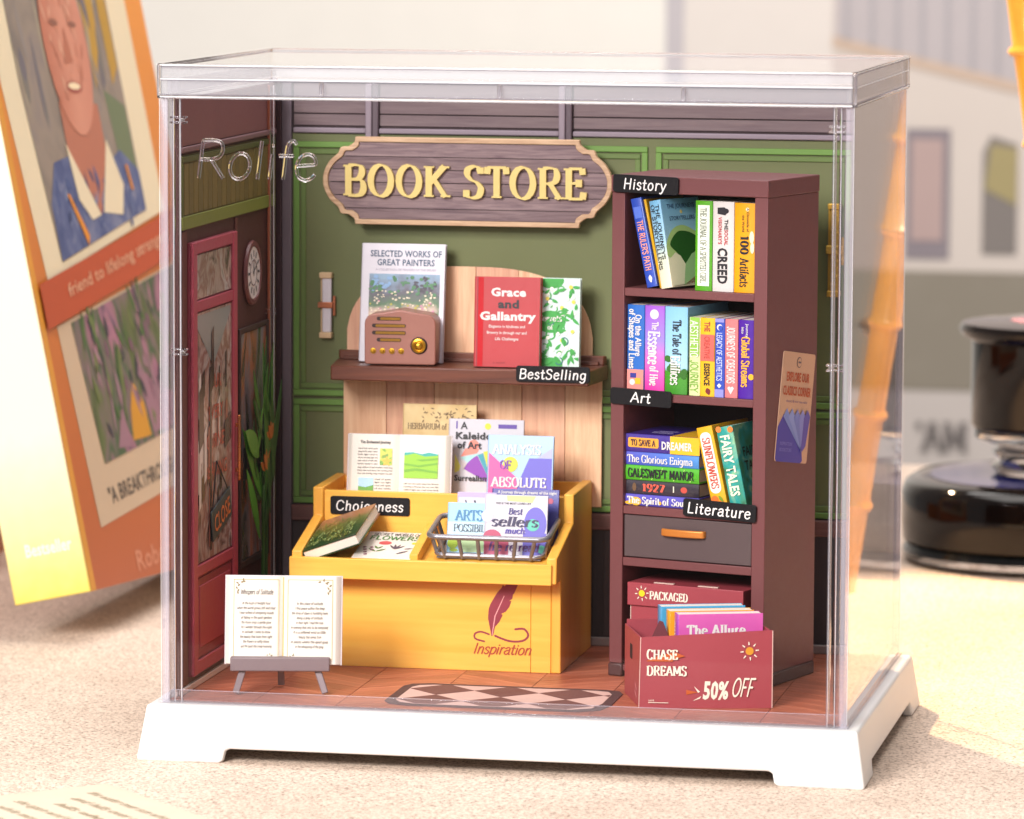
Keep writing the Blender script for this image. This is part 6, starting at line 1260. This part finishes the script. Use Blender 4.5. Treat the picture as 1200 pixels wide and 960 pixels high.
poly(nv, 'lower_picture', [[(2.2, 2.25), (9.2, 2.95), (9.2, 6.0), (1.8, 4.95)]], blotch(['#3b3a3c', '#5c6a3a', '#7d6a6c', '#3f5f3a', '#a8748a', '#4a4a5c'], 0.75, (1, 1.4, 0.6), rough=0.5, detail=2), f, 4)
poly(nv, 'yellow_shape', [[(4.2, 2.6), (5.4, 2.65), (5.3, 3.3), (4.8, 3.75), (4.4, 3.2)]], flat('#d0932a'), f, 5); poly(nv, 'pink_shape', [[(5.6, 2.7), (8.6, 2.9), (8.2, 3.3), (6.4, 3.6), (5.2, 4.1)], [(3.2, 2.5), (4.0, 2.5), (3.9, 3.3)]], flat('#9c7484'), f, 5)
rnd = random.Random(77)
def daubs(n, ur, vr, cols, lay, L=(0.3, 0.9), wd=(0.12, 0.3), ang=(60, 120)):
    for c_ in cols:
        poly(nv, 'paint_daub', [leafshape(rnd.uniform(*ur), rnd.uniform(*vr), rnd.uniform(*L), rnd.uniform(*wd), rnd.uniform(*ang), 0.05, n=4) for i in range(n)], flat(c_, 0.6), f, lay)
daubs(16, (1.8, 7.3), (8.6, 15), ('#8d8480', '#6f6a72', '#a39886', '#7b7670'), 4.5, (0.6, 1.8), (0.15, 0.4), (70, 110))
daubs(14, (3.7, 5.6), (9.0, 11.6), ('#c88a74', '#d8a48c', '#b87662'), 10, (0.2, 0.55), (0.06, 0.16), (50, 130))
daubs(14, (2.4, 7.4), (6.7, 7.7), ('#4d5d8c', '#7b86a8', '#3a456c'), 7, (0.2, 0.6), (0.08, 0.18), (40, 140))
daubs(18, (2.2, 8.6), (2.7, 5.2), ('#4f6a3a', '#7d5a6c', '#3c3c44', '#9a7a86', '#6f7a4a'), 5.5, (0.3, 0.9), (0.08, 0.24), (60, 130))
sans(nv, '"A BREAKTHROUGH DEBUT"', Fr(f.p(0, 0, 0), (0, 0.995, 0.09), (0, -0.09, 0.995)), 5.5, 1.45, 0.32, flat('#4a4442'), w=6.6, bold=0.01, lay=4)
sans(nv, 'Robert V. Novels', Fr(f.p(0, 0, 0), (0, 0.998, 0.05), (0, -0.05, 0.998)), 6.2, 0.2, 0.40, flat('#d98f70'), w=6.4, bold=0.02, lay=2)
sans(nv, 'Bestseller', Fr((0, -0.03, 0), (1, 0, 0), (0, 0, 1)), 0.85, 0.95, 0.24, flat('#f3efcf'), w=0.9, bold=0.02, lay=1)
b = thing('novel', 'orange book edge at the far left behind the large paperback', 'book', (-10.2, 16.6, TZ), (-6, 0, 8)); 
part('cover', MB().box(0, 0.05, 0, 9, 0, 4.2).box(1.45, 1.5, 0, 9, 0, 4.2).box(0, 1.5, -0.03, 0, 0, 4.2), mat('#b0622c', 0.5), b, 0.01); bx('pages', (0.06, 1.44, 0.01, 8.9, 0.03, 4.15), PG[1], b, 0)

# ================================================================== GLASS BOTTLE, RIGHT
bt = thing('ink_bottle', 'round black glass bottle with a tall black stopper at the right', 'bottle', (12.05, 25.6, TZ))
DG = mat('#0c0808', 0.05, bump=0, var=0.0, coat=0.0, spec=0.35); BG_ = mat('#1c2060', 0.08, bump=0, coat=0.5)
part('liquid', MB().lathe([(0, 0.42), (2.9, 0.42), (3.06, 0.47), (3.09, 0.8), (3.09, 1.45), (3.02, 1.62), (2.86, 1.72), (2.5, 1.76), (1.25, 1.78), (0, 1.78)], seg=64, sq=2.35), DG, bt, smooth=True)
part('shoulder_ring', MB().lathe([(1.5, 1.785), (2.45, 1.768), (2.5, 1.77), (1.9, 1.80)], seg=64, sq=2.3), BG_, bt, smooth=True)
part('glass_body', MB().lathe([(0, 0), (2.75, 0), (3.02, 0.12), (3.07, 0.25), (3.0, 0.39), (2.6, 0.405), (0, 0.405)], seg=64, sq=2.35), glass('bottle_glass', (0.99, 0.97, 0.98), 0.0, 1.5), bt, smooth=True)
part('neck', MB().lathe([(0, 1.81), (1.15, 1.81), (1.28, 1.95), (1.1, 2.1), (1.25, 2.25), (1.1, 2.4), (1.45, 2.48), (1.62, 2.56), (1.62, 2.72), (0, 2.74)], seg=48), glass('neck_glass', (0.95, 0.97, 1.0), 0.0, 1.5), bt, smooth=True)
part('stopper', MB().lathe([(0, 2.75), (1.64, 2.75), (1.70, 2.85), (1.70, 4.55), (1.92, 4.68), (1.97, 4.80), (1.90, 4.92), (1.6, 4.97), (0, 4.97)], seg=56), DG, bt, smooth=True)
part('stopper_top', MB().lathe([(0, 4.975), (0.9, 4.975), (0.85, 4.98), (0, 4.98)], seg=48), grad([('#c98890', 0.0), ('#b86a7c', 0.45), ('#c4cc3a', 0.5), ('#bcc438', 1.0)], 'x', -1.6, 1.6, 0.2), bt, smooth=True)
part('gold_mark', MB().box(1.1, 1.25, -2.86, -2.84, 0.5, 0.95), mat('#d9a52c', 0.3), bt)

# ================================================================== GOLDEN BAMBOO POLE, RIGHT EDGE
gp = thing('bamboo_stick', 'slanted glossy golden bamboo stick at the upper right edge', 'stick', (13.62, 20.0, TZ))
GMB = mat('#dd9a34', 0.2, 0.1, var=0.15, bump=0.03, coat=0.5)
top = Vector((-1.9, 0, 12.6)); seg_ = 7
for k in range(seg_):
    a, b_ = top*(k/seg_), top*((k+1)/seg_-0.006)
    r = 0.28+0.12*min(1, max(0, (k-2.5)/2)); part('segment', MB().tube([a, a+(b_-a)*0.06, (a+b_)/2, b_-(b_-a)*0.06, b_], [r*1.10, r, r*0.97, r, r*1.10], 20), GMB, gp, smooth=True)
    part('node_ring', MB().tube([b_-top*0.004, b_+top*0.003, b_+top*0.010], [r*1.15, r*1.28, r*1.15], 20), GMB, gp, smooth=True)

# ================================================================== PAPER CARD IN FRONT
pc = thing('paper_note', 'cream paper note with faint handwriting lying at the front left', 'paper', (-0.21, -2.47, TZ+0.004), (0, 0, -46))
part('sheet', MB().box(0, 7, -5.5, 0, 0, 0.02), mat('#cfc0ad', 0.75), pc)
f = Fr((0, 0, 0.02), (1, 0, 0), (0, 1, 0)); rnd = random.Random(31)
for k in range(7):
    s = ' '.join(rnd.choice(WORDS) for _ in range(5)); text(pc, s, f, 0.55+0.25*(k % 3), -0.55-0.42*k, 0.16, flat('#a8967c'), w=2.6+0.5*(k % 3), style='hand', bold=11, slant=0.3, align='l', name='handwritten_line')

# ================================================================== PICTURE BACKDROP BEHIND THE TABLE
YB = 85.0; KB = (YB+72.28)/(44+72.28)
def bd(x, z): return (19.945+(x-19.945)*KB, 13.12+(z-13.12)*KB)
pd = thing('backdrop_picture', 'large street picture standing behind the table', 'backdrop', (0, YB, 0)); pd['kind'] = 'structure'; del pd['category']
bx('board', (-90, 90, 0, 1.2, -30, 60), mat('#ddd2c8', 0.8, var=0.02), pd, 0)
f = Fr((0, 0, 0), (1, 0, 0), (0, 0, 1))
def bp_(name, pts, col, lay): poly(pd, name, [[bd(*p) for p in pts]], flat(col, 0.8) if isinstance(col, str) else col, f, lay, e=0.03)
bp_('pale_wall', [(-68, -18), (1.2, -18), (1.2, 42), (-68, 42)], '#e9e4dd', 1)
bp_('grey_post', [(0.85, -2), (1.3, -2), (1.3, 42), (0.85, 42)], '#bdb6ba', 3)
bp_('wall_print', [(1.3, -2), (5.0, -2), (5.0, 42), (1.3, 42)], '#dcd3cd', 2)
bp_('facade', [(5.0, 3.4), (11.5, 3.4), (11.5, 9.0), (5.0, 9.3)], '#d2c6be', 2)
bp_('facade_top', [(5.0, 9.3), (11.5, 7.6), (11.5, 42), (5.0, 42)], '#c9bdb8', 2)
bp_('balcony_rail', [(5.1, 9.25), (11.5, 7.75), (11.5, 9.7), (5.1, 11.2)], '#b9b0b2', 3)
bp_('balcony_edge', [(5.0, 9.05), (11.5, 7.5), (11.5, 7.75), (5.0, 9.3)], '#c8b09e', 4)
for k in range(9): bp_('rail_post', [(5.3+0.62*k, 9.2-0.143*k), (5.42+0.62*k, 9.17-0.143*k), (5.42+0.62*k, 11), (5.3+0.62*k, 11)], '#aaa4a8', 4)
bp_('taupe_wall', [(11.5, 3.4), (70, 3.4), (70, 42), (11.5, 42)], '#8d7d72', 3)
bp_('window_frame', [(6.85, 3.85), (7.95, 3.85), (7.95, 7.05), (6.85, 7.05)], '#8a8086', 4); bp_('window_pane', [(7.0, 4.3), (7.78, 4.3), (7.78, 6.8), (7.0, 6.8)], '#b59c98', 5)
bp_('door_shape', [(8.75, 4.0), (9.6, 4.0), (9.6, 6.7), (8.95, 6.9), (8.75, 6.5)], '#807874', 4); bp_('sign_shape', [(8.8, 5.6), (9.6, 5.2), (9.6, 6.6), (8.95, 6.7)], '#a2946a', 5)
bp_('pavement', [(5.0, 0.6), (70, 0.6), (70, 3.55), (5.0, 3.55)], grad([('#8a8174', 0), ('#9c9488', 0.5), ('#aca395', 1)], 'z', 0.7, 3.5, 0.8, 0.4, 0.6), 4)
bp_('white_panel', [(5.0, -1.5), (70, -1.5), (70, 0.58), (5.0, 0.58)], '#c3b9b4', 5)
text(pd, "'AM", f, *bd(7.85, -0.55), 1.0, flat('#6d6664', 0.8), w=1.75, bold=20, lay=60)
flush_sans()
